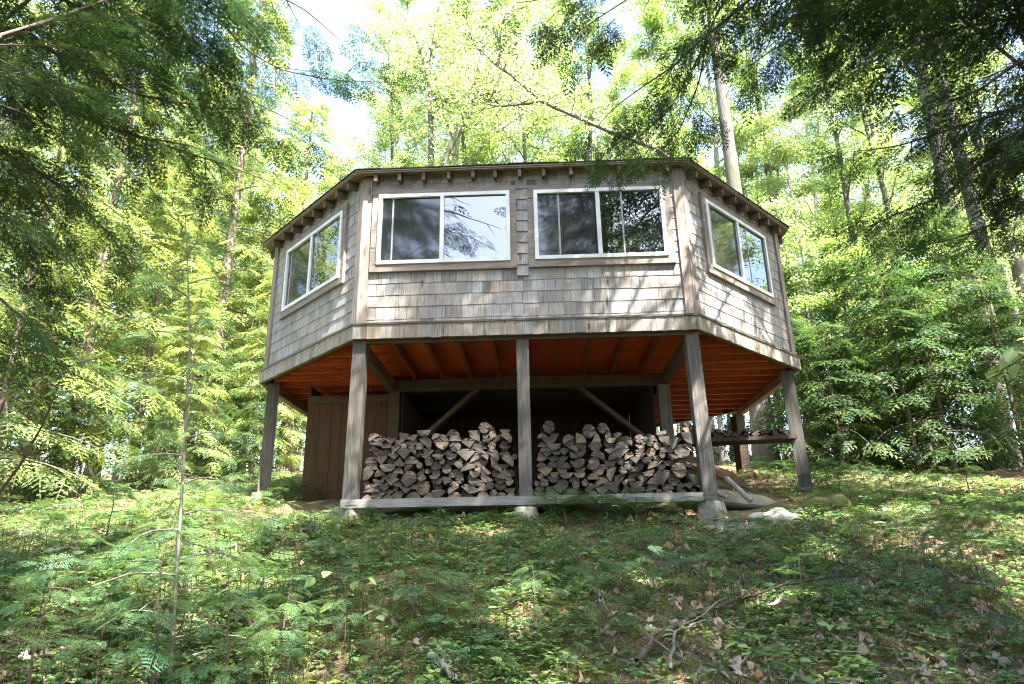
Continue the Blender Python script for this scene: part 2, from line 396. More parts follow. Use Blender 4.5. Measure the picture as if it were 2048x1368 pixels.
# posts
def post(x, y, z0, z1, wd=.15, rot=0.0, m='post', lean=0.0):
    a = Acc(); c, s = math.cos(rot), math.sin(rot); h = wd/2
    q = [(-h, -h), (h, -h), (h, h), (-h, h)]
    V = [(x+lean+c*p-s*r, y+s*p+c*r, z0) for p, r in q] + [(x+c*p-s*r, y+s*p+c*r, z1) for p, r in q]
    a.add(V, BOXF); return part('post', a, MAT[m], cabin)
post(-1.80, 0.075, -1.69, -0.002, .145, lean=-0.02); post(-0.03, 0.07, -1.84, -0.036, .132); post(1.79, 0.075, -1.80, -0.002, .14, lean=.02)
post(-3.385, 1.72, float(ground_z(-3.4, 1.7))-.05, -0.002, .15, R_(22)); post(3.395, 1.76, float(ground_z(3.4, 1.76))-.15, -0.002, .155, R_(-22), lean=.03)
post(3.36, 4.02, float(ground_z(3.4, 4.0))-.15, -0.11, .16, R_(20), 'beam'); post(-3.36, 4.02, float(ground_z(-3.4, 4.0))-.15, -0.11, .16, R_(-20), 'beam')
post(-1.745, 1.71, -1.6, -0.156, .14, 0, 'beam'); post(1.76, 1.71, -1.6, -0.156, .15, 0, 'post')
post(-1.75, 4.1, -1.4, -0.151, .14, 0, 'beam'); post(1.75, 4.1, -1.4, -0.151, .14, 0, 'beam')
post(-1.6, 5.6, -1.1, -0.151, .14, 0, 'beam'); post(1.6, 5.6, -1.1, -0.151, .14, 0, 'beam')
for x0, x1 in ((-0.62, -1.60), (0.62, 1.64)):
    b = Acc(); b.bar((x0, 1.62, -0.14), (x1, 1.62, -1.0), 0.05, 0.12, up=(0, 1, 0)); part('knee_brace', b, MAT['beam'], cabin)
sb = Acc(); sb.box((-1.90, -0.015, -1.778), (1.73, 0.062, -1.692)); part('sill_beam', sb, MAT['sill'], cabin)
pl = Acc()
for k in range(4): pl.box((-1.72, .066+.13*k, -1.735), (1.70, .19+.13*k, -1.694))
part('firewood_platform', pl, MAT['darkplank'], cabin)
# piers
def pier(x, y, r, z0, z1, square=False):
    a = Acc(); n = 4 if square else 18; k = 6
    P = [(x+rng.normal(0, .004), y, z0+(z1-z0)*i/(k-1)) for i in range(k)]
    rr = [r*(1.22-.22*i/(k-1))*rng.uniform(.97, 1.03) for i in range(k-1)] + [r*.9]
    P.append((x, y, z1+.002)); rr.append(0.001)
    a.tube(P, rr, n); return part('concrete_pier', a, MAT['concrete'], cabin, smooth=not square)
pier(-1.80, .08, .13, -2.25, -1.780, True); pier(-0.03, .06, .128, -2.3, -1.80); pier(1.82, .07, .14, -2.25, -1.78, True)
pier(-3.40, 1.70, .13, -1.8, -1.42, True)
# plank store under the floor
e = Acc(); x = -2.93
while x < -1.83:
    wd = min(rng.uniform(.12, .19), -1.82-x); e.box((x+.002, 1.80, -1.55), (x+wd-.002, 1.825, -0.16), np.ones(3)*rng.uniform(.8, 1.1)); x += wd
part('plank_wall', e, MAT['plank'], cabin)
e = Acc(); e.box((-2.93, 1.785, -0.26), (-1.83, 1.799, -0.155)); part('header_board', e, MAT['beam'], cabin)
e = Acc(); y = 1.826
while y < 4.0:
    wd = rng.uniform(.12, .19); e.box((-2.93, y+.002, -1.5), (-2.905, min(y+wd, 4.0)-.002, -0.01)); y += wd
part('plank_wall', e, MAT['plank'], cabin)
e = Acc(); x = -2.90
while x < 1.62:
    wd = rng.uniform(.12, .2); e.box((x+.002, 4.03, -1.4), (min(x+wd, 1.62)-.002, 4.055, -0.0), np.ones(3)*rng.uniform(.8, 1.1)); x += wd
part('plank_wall', e, MAT['darkplank'], cabin)
e = Acc(); e.box((-2.90, 4.058, -1.35), (1.62, 4.075, -0.02)); part('light_stop_board', e, MAT['darkplank'], cabin)  # added behind the planks so no light shows through their gaps
e = Acc(); e.box((-1.66, 1.72, -1.10), (-1.635, 4.02, -0.16)); part('plank_wall', e, MAT['darkplank'], cabin)
e = Acc(); y = 1.85
while y < 4.0:
    wd = rng.uniform(.12, .2); e.box((1.63, y+.002, -0.80), (1.655, min(y+wd, 4.02)-.002, -0.005), np.ones(3)*rng.uniform(.8, 1.1)); y += wd
part('plank_wall', e, MAT['darkplank'], cabin)  # side wall added to keep light out of the store
e = Acc(); y = 1.76
while y < 4.0:
    wd = rng.uniform(.12, .2); e.box((-1.735, y+.002, -.03), (1.735, min(y+wd, 4.02)-.002, -.012), np.ones(3)*rng.uniform(.8, 1.1)); y += wd
part('store_shade_sheet', e, MAT['darkplank'], cabin)  # dark sheet standing in for deep shade under the inner floor
# firewood rack between the right posts
e = Acc(); e.bar((1.80, 1.80, -0.905), (3.36, 1.80, -0.875), .36, .045); part('rack_shelf', e, MAT['darkplank'], cabin)

# ------------------------------------------------------------------ firewood: every log is a thing
def log_mats():
    m, t, p = mat('log_end'); c = coords(t)
    info = t.nodes.new('ShaderNodeObjectInfo')
    xz = mapping(t, c, (1, 0.15, 1))
    ln = t.nodes.new('ShaderNodeVectorMath'); ln.operation = 'LENGTH'; t.links.new(xz, ln.inputs[0])
    wv = math_(t, 'SINE', math_(t, 'MULTIPLY', math_(t, 'ADD', ln.outputs['Value'], math_(t, 'MULTIPLY', noise(t, c, 9, 3), 0.03)), 420))
    base = ramp(t, info.outputs['Random'], [(0.0, (0.05, 0.042, 0.036)), (0.3, (0.088, 0.077, 0.067)), (0.65, (0.125, 0.109, 0.095)), (0.85, (0.16, 0.125, 0.09)), (1.0, (0.25, 0.18, 0.12))])
    col = mixc(t, base, (0.05, 0.045, 0.04), math_(t, 'MULTIPLY', ramp(t, wv, [(0.2, (1, 1, 1)), (0.8, (0, 0, 0))]), 0.28))
    n = noise(t, c, 28, 5, .7)
    col = mixc(t, col, (0.05, 0.045, 0.04), ramp(t, n, [(0.35, (0.8,)*3), (0.55, (0, 0, 0))]))
    st = noise(t, mapping(t, c, (1, 1, 1), (3, 1, 2)), 7, 4, .6)
    col = mixc(t, col, (0.16, 0.17, 0.10), ramp(t, st, [(0.6, (0, 0, 0)), (0.75, (0.4,)*3)]))
    t.links.new(col, p.inputs['Base Color']); p.inputs['Roughness'].default_value = 0.9; p.inputs['Specular IOR Level'].default_value = .15
    bump(t, p, n, .5, .006)
    b = simple('log_bark', (0.045, 0.036, 0.029), 0.95, 0.5, 22, 0.1, 0.8)
    s = wood('log_split_face', (0.10, 0.07, 0.045), (0.21, 0.16, 0.115), (0.32, 0.26, 0.2), 'y', knots=False)
    return [m, b, s]
LOGM = log_mats()
def log_profile(kind, wd, ht):
    """closed outline (x,z), and which edges are bark"""
    if kind == 'round':
        th = np.arange(14)*2*np.pi/14; r = 1+rng.normal(0, .035, 14)
        return np.stack([wd/2*np.cos(th)*r, wd/2*np.sin(th)*r], 1), [1]*14
    if kind == 'half':
        th = np.linspace(0, np.pi, 9); r = 1+rng.normal(0, .04, 9)
        q = np.stack([wd/2*np.cos(th)*r, ht*np.sin(th)*r - ht*.4], 1)
        return q, [1]*8+[2]
    if kind == 'wedge':
        th = np.linspace(R_(-25), R_(-155), 8); r = rng.uniform(.95, 1.05, 8)
        q = np.stack([wd*.60*np.cos(th)*r, ht*.55*np.sin(th)*r], 1); q = np.concatenate([q, [(rng.normal(0, .012), ht*.62)]])
        return q[::-1], [2]+[1]*7+[2]
    if kind == 'quarter':
        th = np.linspace(0, np.pi/2, 6); q = np.stack([wd*np.cos(th), wd*np.sin(th)], 1)*rng.uniform(.95, 1.05, (6, 1)); q = np.concatenate([q, [(0, 0)]]); q -= q.mean(0)
        return q, [1]*5+[2]*2
    q = np.array([(-.5, -.5), (.5, -.42), (.46, .4), (.1, .55), (-.48, .42)])*[wd, ht]*rng.uniform(.9, 1.1, (5, 1))
    return q, [2, 1, 1, 2, 2]
def log_mesh(q, ed, ln):
    a = Acc(); n = len(q); c = q.mean(0); yj = rng.normal(0, .006, n)
    tw = 1+rng.normal(0, .05)
    V = [(x, 0+yj[i], z) for i, (x, z) in enumerate(q)] + [(c[0]+(x-c[0])*tw, ln, c[1]+(z-c[1])*tw) for x, z in q] + [(c[0], rng.normal(0, .004), c[1]), (c[0], ln, c[1])]
    cc = np.array(V[2*n]); inner = []
    for i in range(n):
        near_bark = ed[i] == 1 and ed[i-1] == 1; f = .86 if near_bark else .96
        inner.append(cc+(np.array(V[i])-cc)*f-[0, rng.uniform(.001, .004), 0])
    for i in range(n):
        j = (i+1) % n
        a.add([inner[i], inner[j], cc-[0, .002, 0]], [(0, 1, 2)], mi=0); a.add([V[j+n], V[i+n], V[2*n+1]], [(0, 1, 2)], mi=0)
        a.add([V[i], V[j], inner[j], inner[i]], [(0, 1, 2, 3)], mi=1 if ed[i] == 1 else 0)
        a.add([V[i], V[i+n], V[j+n], V[j]], [(0, 1, 2, 3)], mi=ed[i])
    return a.mesh('split_log', LOGM)
KW = {'round': 'round', 'half': 'half-round', 'wedge': 'wedge-shaped', 'quarter': 'quarter-split', 'block': 'blocky'}
ORD = ['first', 'second', 'third', 'fourth', 'fifth', 'sixth', 'seventh', 'eighth', 'ninth', 'tenth', 'eleventh', 'twelfth', 'thirteenth', 'fourteenth', 'fifteenth', 'sixteenth', 'seventeenth', 'eighteenth', 'nineteenth', 'twentieth', 'twenty-first', 'twenty-second', 'twenty-third', 'twenty-fourth', 'twenty-fifth', 'twenty-sixth', 'twenty-seventh', 'twenty-eighth', 'twenty-ninth', 'thirtieth']
HF = []
def stack(x0, x1, zfloor, top, y0, sizes, ln, where, group, kinds, maxn, row_h, anchor):
    dx = 0.005; N = int((x1-x0)/dx); H = np.full(N, zfloor); done = []
    fails = 0
    while fails < 120 and len(done) < maxn:
        best = None
        for _ in range(30):
            kind = kinds[rng.integers(len(kinds))]
            wd = rng.uniform(*sizes); ht = wd*rng.uniform(.5, .85)
            if kind == 'round': wd *= rng.choice([.55, .75, .85])
            if kind == 'half': ht = wd*.5
            q, ed = log_profile(kind, wd, ht)
            an = rng.choice([0, np.pi, rng.normal(0, .5), rng.normal(np.pi, .4)]); ca, sa = math.cos(an), math.sin(an)
            q = q@np.array([[ca, sa], [-sa, ca]])
            lo, hi = q.min(0), q.max(0); cx = rng.uniform(x0-lo[0], x1-hi[0])
            i0 = int((cx+lo[0]-x0)/dx); i1 = min(N, int((cx+hi[0]-x0)/dx)+1); xs = x0+(np.arange(i0, i1)+.5)*dx-cx
            # lower / upper outline by sampling edges
            bot = np.full(len(xs), 9.); upp = np.full(len(xs), -9.)
            for k in range(len(q)):
                pa, pb = q[k], q[(k+1) % len(q)]
                if abs(pb[0]-pa[0]) < 1e-6: continue
                tt = (xs-pa[0])/(pb[0]-pa[0]); ok = (tt >= -1e-3) & (tt <= 1.001); zz = pa[1]+tt*(pb[1]-pa[1])
                bot = np.where(ok, np.minimum(bot, zz), bot); upp = np.where(ok, np.maximum(upp, zz), upp)
            ok = bot < 8
            if not ok.any(): continue
            z = np.sort(H[i0:i1][ok]-bot[ok])[-3:].mean()-.005
            void = (z+bot[ok]-H[i0:i1][ok]).sum()*dx
            sc = 1.5*z+lo[1]*.7+hi[1]*.3 + void*10 - .09*wd
            if best is None or sc < best[0]: best = (sc, z, cx, q, ed, kind, i0, i1, upp, ok, hi[1])
        _, z, cx, q, ed, kind, i0, i1, upp, ok, hz = best
        if z+hz*.6 > top(cx): fails += 1; continue
        h = H[i0:i1]; h[ok] = np.maximum(h[ok], z+upp[ok]-.003)
        done.append((cx, z, q, ed, kind))
    HF.append((x0, x1, dx, H))
    rows = {}
    for k, (cx, z, q, ed, kind) in enumerate(done): rows.setdefault(int((z-zfloor)/row_h), []).append(k)
    for r in rows:
        rows[r].sort(key=lambda k: done[k][0])
        for n_, k in enumerate(rows[r]):
            cx, z, q, ed, kind = done[k]
            o = place('split_log', log_mesh(q, ed, ln*rng.uniform(.9, 1.05)), None, (cx, y0+rng.normal(0, .022), z)); o.rotation_euler = (0, 0, rng.normal(0, .03))
            big = np.ptp(q[:, 0])
            nm = ('thin ' if big < .075 else 'thick ' if big > .15 else '') + KW[kind]
            props(o, f'{nm} log, {ORD[min(n_, 29)]} from {anchor}, {ORD[r]} layer up, {where}', 'firewood log', group)
kinds = ['half', 'wedge', 'half', 'half', 'quarter', 'wedge', 'half', 'round', 'wedge', 'half', 'quarter', 'half']
stack(-1.715, -0.095, -1.693, lambda x: -0.985+.03*math.sin(5*x)+.05*math.exp(-((x+.5)/.28)**2), 0.10, (.103, .188), .40, 'left bay', 'firewood logs stacked under the cabin', kinds, 134, .085, 'left post')
stack(0.035, 1.715, -1.693, lambda x: -0.955+.02*math.sin(6*x)-.03*math.exp(-((x-.75)/.2)**2), 0.10, (.103, .188), .40, 'right bay', 'firewood logs stacked under the cabin', kinds, 128, .085, 'middle post')
stack(1.86, 3.26, -0.865, lambda x: -0.69-.04*max(0, x-2.6), 1.66, (.075, .135), .34, 'raised rack', 'small splits on the raised rack', kinds, 36, .06, "rack's left end")
for nm, (px, py, dp), r in (('pale round log lying on top beside the middle post', (1098, 866, 7.15), .062), ('large round log end standing highest in the right bay', (1178, 880, 7.10), .068), ('round log end right of the largest one on the right stack', (1205, 884, 7.15), .052), ('pale round log poking out at the top by the right front post', (1380, 876, 7.2), .055),
                            ('mushroom-like round log at the peak of the left bay', (968, 868, 7.15), .058)):
    th = np.arange(18)*2*np.pi/18; q = np.stack([r*np.cos(th), r*1.1*np.sin(th)], 1)*(1+rng.normal(0, .02, (18, 1)))
    P = at(px, py, dp); hf = HF[0] if P[0] < -.05 else HF[1]; P[0] = min(max(P[0], hf[0]+r), hf[1]-r); i0 = int((P[0]-r*.6-hf[0])/hf[2]); i1 = int((P[0]+r*.6-hf[0])/hf[2])+1; P[2] = hf[3][i0:i1].max()+r*1.03; hf[3][i0:i1] = P[2]+r
    o = place('round_log', log_mesh(q, [1]*18, .4), None, (P[0], .08, P[2])); o.rotation_euler = (R_(4), 0, R_(rng.uniform(-14, 14)))
    props(o, nm, 'firewood log', 'firewood logs stacked under the cabin')
# ------------------------------------------------------------------ foliage materials
def leaf_mat(name, col, trans, var=0.35, rough=0.5, tf=0.5, spec=0.25, old=None):
    m = bpy.data.materials.new(name); m.use_nodes = True; t = m.node_tree
    for n in list(t.nodes):
        if n.type != 'OUTPUT_MATERIAL': t.nodes.remove(n)
    out = [n for n in t.nodes if n.type == 'OUTPUT_MATERIAL'][0]
    a = attr(t, 'tint'); info = t.nodes.new('ShaderNodeObjectInfo')
    hs = t.nodes.new('ShaderNodeHueSaturation')
    t.links.new(math_(t, 'ADD', 0.485, math_(t, 'MULTIPLY', info.outputs['Random'], 0.03)), hs.inputs['Hue'])
    t.links.new(math_(t, 'ADD', 0.85, math_(t, 'MULTIPLY', info.outputs['Random'], 0.3)), hs.inputs['Value'])
    hs.inputs['Saturation'].default_value = 1.0
    c1 = mixc(t, col, a.outputs['Color'], 1.0, 'MULTIPLY'); t.links.new(c1, hs.inputs['Color'])
    c2 = mixc(t, trans, a.outputs['Color'], 1.0, 'MULTIPLY')
    d = t.nodes.new('ShaderNodeBsdfDiffuse'); t.links.new(hs.outputs[0], d.inputs[0])
    tr = t.nodes.new('ShaderNodeBsdfTranslucent'); t.links.new(c2, tr.inputs[0])
    g = t.nodes.new('ShaderNodeBsdfGlossy'); g.inputs['Roughness'].default_value = rough; g.inputs[0].default_value = (0.9, 0.95, 1, 1)
    mx = t.nodes.new('ShaderNodeMixShader'); mx.inputs[0].default_value = tf
    t.links.new(d.outputs[0], mx.inputs[1]); t.links.new(tr.outputs[0], mx.inputs[2])
    m2 = t.nodes.new('ShaderNodeMixShader'); m2.inputs[0].default_value = spec*0.16
    t.links.new(mx.outputs[0], m2.inputs[1]); t.links.new(g.outputs[0], m2.inputs[2])
    t.links.new(m2.outputs[0], out.inputs[0])
    return m
MAT['hemlock'] = leaf_mat('hemlock_needles_shaded', (0.042, 0.078, 0.031), (0.066, 0.128, 0.031), tf=0.35, spec=.08)  # needles darkened: shade of the near boughs put into the colour
MAT['hemlock_sun'] = leaf_mat('hemlock_needles_sunlit', (0.19, 0.24, 0.08), (0.36, 0.45, 0.11), tf=0.45, spec=.1)  # same needles paled: sunlight put into the colour
MAT['hemlock_low'] = leaf_mat('hemlock_sapling_needles', (0.095, 0.165, 0.07), (0.16, 0.27, 0.07), tf=0.4, spec=.1)
MAT['leaf'] = leaf_mat('spring_leaf', (0.16, 0.24, 0.065), (0.37, 0.51, 0.11), tf=0.55, spec=0.3)  # leaf colour paled in place of haze
MAT['leaf_y'] = leaf_mat('yellow_green_leaf', (0.22, 0.29, 0.11), (0.47, 0.59, 0.20), tf=0.55, spec=0.3)  # paled as well, haze put into the colour
MAT['herb'] = leaf_mat('herb_leaf', (0.15, 0.235, 0.075), (0.22, 0.35, 0.08), tf=0.35, spec=0.2)
MAT['fern'] = leaf_mat('fern_frond', (0.055, 0.12, 0.035), (0.10, 0.21, 0.04), tf=0.45)
MAT['moss'] = leaf_mat('moss', (0.19, 0.22, 0.065), (0.25, 0.30, 0.07), tf=0.3, spec=0.05)
MAT['dead'] = leaf_mat('dead_leaf', (0.36, 0.26, 0.18), (0.22, 0.13, 0.07), tf=0.2, spec=0.35, rough=.55)
def bark(name, dark, light, sc=(9, 9, 2.2), moss=0.0):
    m, t, p = mat(name); c = coords(t)
    g = noise(t, mapping(t, c, sc), 2.5, 6, .7, .4); n2 = noise(t, c, 1.6, 4, .6)
    col = ramp(t, g, [(0.3, dark), (0.7, light)])
    col = mixc(t, col, tuple(min(1, x*1.7) for x in light), ramp(t, n2, [(0.58, (0, 0, 0)), (0.70, (0.5,)*3)]))
    if moss: col = mixc(t, col, (0.07, 0.09, 0.03), ramp(t, noise(t, c, 2.3, 3), [(0.5, (0, 0, 0)), (0.7, (moss,)*3)]))
    t.links.new(col, p.inputs['Base Color']); p.inputs['Roughness'].default_value = .95; p.inputs['Specular IOR Level'].default_value = .1
    bump(t, p, g, .8, .02); return m
MAT['bark'] = bark('hemlock_bark', (0.09, 0.07, 0.058), (0.20, 0.165, 0.14))
MAT['bark_grey'] = bark('maple_bark', (0.075, 0.066, 0.056), (0.18, 0.165, 0.145), moss=.6)
MAT['bark_pale'] = bark('pale_bark', (0.17, 0.155, 0.135), (0.38, 0.36, 0.33), (5, 5, 3))
MAT['twig'] = simple('twig', (0.10, 0.08, 0.062), .9, .4, 20, .1)
MAT['twig_pale'] = simple('lichen_twig', (0.20, 0.19, 0.165), .9, .5, 18, .1)

# ------------------------------------------------------------------ foliage templates
def rhomb_set(segs):
    """segs: list of (p0, p1, halfwidth) flat rhombs -> verts, quads"""
    V = []; F = []
    for p0, p1, hw in segs:
        p0 = np.asarray(p0); p1 = np.asarray(p1); d = p1-p0; l = np.linalg.norm(d)+1e-9; s = np.array([-d[1], d[0], 0])/l
        mid = p0 + d*0.42; k = len(V); j = rng.normal(0, .25)*hw
        V += [p0, mid+s*hw+[0, 0, j], p1, mid-s*hw-[0, 0, j]]; F.append((k, k+1, k+2, k+3))
    return np.array(V), np.array(F)
def spray(L=.42, n=16, piece=.075, hw=.0062, sub=4, droop=.18, wide=.45):
    segs = []
    def z(x): return -droop*L*(x/L)**2
    def twig(p, ang, ln, pl, w):
        k = max(1, int(round(ln/pl))); d = np.array([math.cos(ang), math.sin(ang), -.12])
        q = np.array(p)
        for i in range(k):
            q1 = q + d*(ln/k)*1.25; segs.append((q.copy(), q1, w*(1-.3*i/k))); q = q + d*(ln/k)
            d[1] *= .93; d[2] -= .05
    x = 0
    for i in range(n):
        t = (i+.6)/n; x = t*L; s = 1 if i % 2 else -1
        ln = wide*L*(1-t)**.75*rng.uniform(.75, 1.1)+.02; a = s*R_(rng.uniform(45, 62))
        twig((x, 0, z(x)), a, ln, piece, hw)
        for k in range(sub):
            u = (k+.7)/(sub+.4); b = np.array([x+math.cos(a)*ln*u, math.sin(a)*ln*u, z(x)-.12*ln*u])
            for s2 in (-1, 1):
                if rng.random() < .85: twig(b, a+s2*R_(rng.uniform(35, 55)), ln*.38*(1-u*.6), piece, hw*.9)
    twig((0, 0, 0), 0, L*1.02, piece, hw*.7)
    return rhomb_set(segs)
SPR_NEAR = [spray() for _ in range(4)]
SPR_MID = [spray(.5, 12, .08, .012, 2) for _ in range(3)]
SPR_FAR = [spray(.75, 9, .13, .028, 1, wide=.5) for _ in range(3)]
def leaf_tpl(L=1.0, W=.55, n=4, curl=.15, fold=.18):
    V = [(0, 0, 0)]; F = []
    for i in range(1, n):
        t = i/n; w = W/2*math.sin(math.pi*t**.8); z = -curl*t*t
        V += [(t*L, w, z+fold*w), (t*L, 0, z), (t*L, -w, z+fold*w)]
    V.append((L, 0, -curl))
    V = np.array(V, float); T = []; last = len(V)-1
    T += [(0, 2, 1), (0, 3, 2)]; Q = []
    for i in range(n-2):
        a = 1+3*i; b = a+3; Q += [(a, a+1, b+1, b), (a+1, a+2, b+2, b+1)]
    a = 1+3*(n-2); T += [(a, a+1, last), (a+1, a+2, last)]
    T = [(q[0], q[1], q[2]) for q in T]
    for q in Q: T += [(q[0], q[1], q[2]), (q[0], q[2], q[3])]
    return V, np.array(T)
LEAF_Q = (np.array([(0, 0, 0), (.42, .30, .05), (1, 0, -.1), (.42, -.30, .05)]), np.array([(0, 1, 2, 3)]))
LEAF_N = leaf_tpl()
def frames(D, roll=0.25, up=(0, 0, 1)):
    D = D/np.linalg.norm(D, axis=1)[:, None]; n = len(D)
    Y = np.cross(np.broadcast_to(up, D.shape), D); ln = np.linalg.norm(Y, axis=1)[:, None]; Y = np.where(ln > 1e-4, Y/np.maximum(ln, 1e-4), [[0, 1, 0]])
    Z = np.cross(D, Y); a = rng.normal(0, roll, n)[:, None]
    Y2 = Y*np.cos(a)+Z*np.sin(a); Z2 = np.cross(D, Y2)
    return np.stack([D, Y2, Z2], 2)
def scatter(acc, tpl, P, D, S, roll=.25, tint=None, up=(0, 0, 1)):
    """copies of template(s) at P pointing along D"""
    P = np.asarray(P, float); D = np.asarray(D, float)
    if len(P) == 0: return
    S = np.broadcast_to(S, (len(P),)); tpls = tpl if isinstance(tpl, list) else [tpl]
    pick = rng.integers(len(tpls), size=len(P)); Fm = frames(D, roll, up)
    if tint is None: tint = leaf_tint(len(P))
    for k, (V, F) in enumerate(tpls):
        m = pick == k
        if not m.any(): continue
        W = np.einsum('nij,vj->nvi', Fm[m]*S[m][:, None, None], V)+P[m][:, None]
        n = m.sum(); FF = (F[None]+(np.arange(n)*len(V))[:, None, None]).reshape(-1, F.shape[1])
        acc.add(W.reshape(-1, 3), FF, np.repeat(tint[m], len(V), axis=0))
def leaf_tint(n, v=.22, hue=.12):
    k = np.clip(rng.normal(1, v, n), .45, 1.7); h = rng.normal(0, hue, n)
    return np.stack([k*(1+h), k*(1+h*.2), k*(1-h)], 1).clip(.2, 2.2)
def rotz(v, a):
    c, s = np.cos(a), np.sin(a); v = np.asarray(v, float)
    return np.stack([v[..., 0]*c-v[..., 1]*s, v[..., 0]*s+v[..., 1]*c, v[..., 2]], -1)

# boughs: a spine with side branchlets, each carrying flat sprays
def bough(wood, P, r0, dens=1.0, side=.5, sc=1.0, step=.11, start=.12, hang=.25):
    """returns spray positions, directions, scales; adds the wood tubes"""
    P = np.asarray(P, float); k = len(P); seg = np.linalg.norm(np.diff(P, axis=0), axis=1); L = seg.sum(); cum = np.concatenate([[0], np.cumsum(seg)])/L
    wood.tube(P, np.linspace(r0, max(.003, r0*.12), k), 5)
    def pt(t): return np.array([np.interp(t, cum, P[:, i]) for i in range(3)])
    sp, sd, ss = [], [], []
    n = max(3, int(L*(1-start)/(step*2.2)))
    for i in range(n):
        t = start+(1-start)*(i+rng.uniform(.2, .8))/n; p = pt(t); tg = pt(min(1, t+.03))-pt(max(0, t-.03)); tg /= np.linalg.norm(tg)+1e-9
        for s in (-1, 1):
            if rng.random() > dens: continue
            a = s*R_(rng.uniform(38, 65)); d = rotz(tg, a); d[2] = d[2]*.6-rng.uniform(0, hang)
            bl = side*L*(1-t)**.8*rng.uniform(.55, 1.05)+.14*sc
            q = [p]; dd = d.copy(); m = max(2, int(bl/.16))
            for _ in range(m):
                dd = dd+[rng.normal(0, .08), rng.normal(0, .08), -.05]; q.append(q[-1]+dd/np.linalg.norm(dd)*bl/m)
            q = np.array(q)
            if bl > .3: wood.tube(q, np.linspace(min(r0*.35, .008), .0015, len(q)), 3)
            ns = max(1, int(bl/step))
            for j in range(ns):
                u = (j+.6)/ns; idx = min(len(q)-2, int(u*(len(q)-1))); f = u*(len(q)-1)-idx; b = q[idx]*(1-f)+q[idx+1]*f; e = q[idx+1]-q[idx]; e /= np.linalg.norm(e)
                s2 = 1 if j % 2 else -1
                g = rotz(e, s2*R_(rng.uniform(25, 60))); g[2] -= rng.uniform(0, hang); sp.append(b); sd.append(g); ss.append(sc*rng.uniform(.6, 1.05)*(1-.35*u))
            sp.append(q[-1]); sd.append(dd/np.linalg.norm(dd)+[0, 0, -.15]); ss.append(sc*rng.uniform(.6, .95))
    sp.append(P[-1]); sd.append(P[-1]-P[-2]); ss.append(sc*.9)
    return np.array(sp), np.array(sd), np.array(ss)
def curve(p0, az, L, el, droop, n=7, wob=.03):
    t = np.linspace(0, 1, n); h = np.array([math.cos(az), math.sin(az), 0]); P = np.asarray(p0)+h*(L*t*math.cos(el))[:, None]
    P[:, 2] += L*t*math.sin(el)-droop*L*t**2
    P[1:] += np.cumsum(rng.normal(0, wob*L/n, (n-1, 3)), 0); return P
def trunk(H, r, lean=(0, 0), bend=.02, n=12, sink=.4, sides=9):
    t = np.linspace(0, 1, n); b = np.cumsum(rng.normal(0, bend*H/n, (n, 2)), 0); b -= b[0]
    P = np.stack([lean[0]*H*t+b[:, 0], lean[1]*H*t+b[:, 1], t*H], 1); rr = r*(1-.88*t**.9); rr[0] *= 1.35
    P = np.concatenate([[P[0]-[0, 0, sink]], P]); rr = np.concatenate([[r*1.5], rr]); return P, rr
def ipt(P, z):
    return np.array([np.interp(z, P[:, 2], P[:, i]) for i in range(3)])

def hemlock_mesh(H, R, base, nb, r, tpls=None, sc=1.0, lean=(0, 0), step=.2, droop=.35, side=.45, dead=0):
    """trunk and crown meshes (local); long level boughs below, short ones at the tip"""
    w = Acc(); P, rr = trunk(H, r, lean, .012); w.tube(P, rr, 9)
    c = Acc(); SP, SD, SS = [], [], []
    for i in range(nb):
        f = (i+.5)/nb; z = base+(H*.985-base)*f**.9; az = i*2.39996+rng.normal(0, .3)
        L = R*(1-((z-base)/(H-base))**1.15*.93)*rng.uniform(.65, 1.1); el = R_(rng.uniform(-8, 18)+18*f)
        Q = curve(ipt(P, z), az, L, el, droop*rng.uniform(.6, 1.2))
        a, b, s = bough(w, Q, max(.008, .013*L), .95, side, sc, step, .15)
        SP.append(a); SD.append(b); SS.append(s)
    for i in range(dead):
        z = rng.uniform(.12*H, base); Q = curve(ipt(P, z), rng.uniform(0, 6.28), rng.uniform(.5, 1.6), R_(-10), .2); w.tube(Q, np.linspace(.012, .003, 7), 4)
    scatter(c, tpls or SPR_FAR, np.concatenate(SP), np.concatenate(SD), np.concatenate(SS), .35)
    return w, c
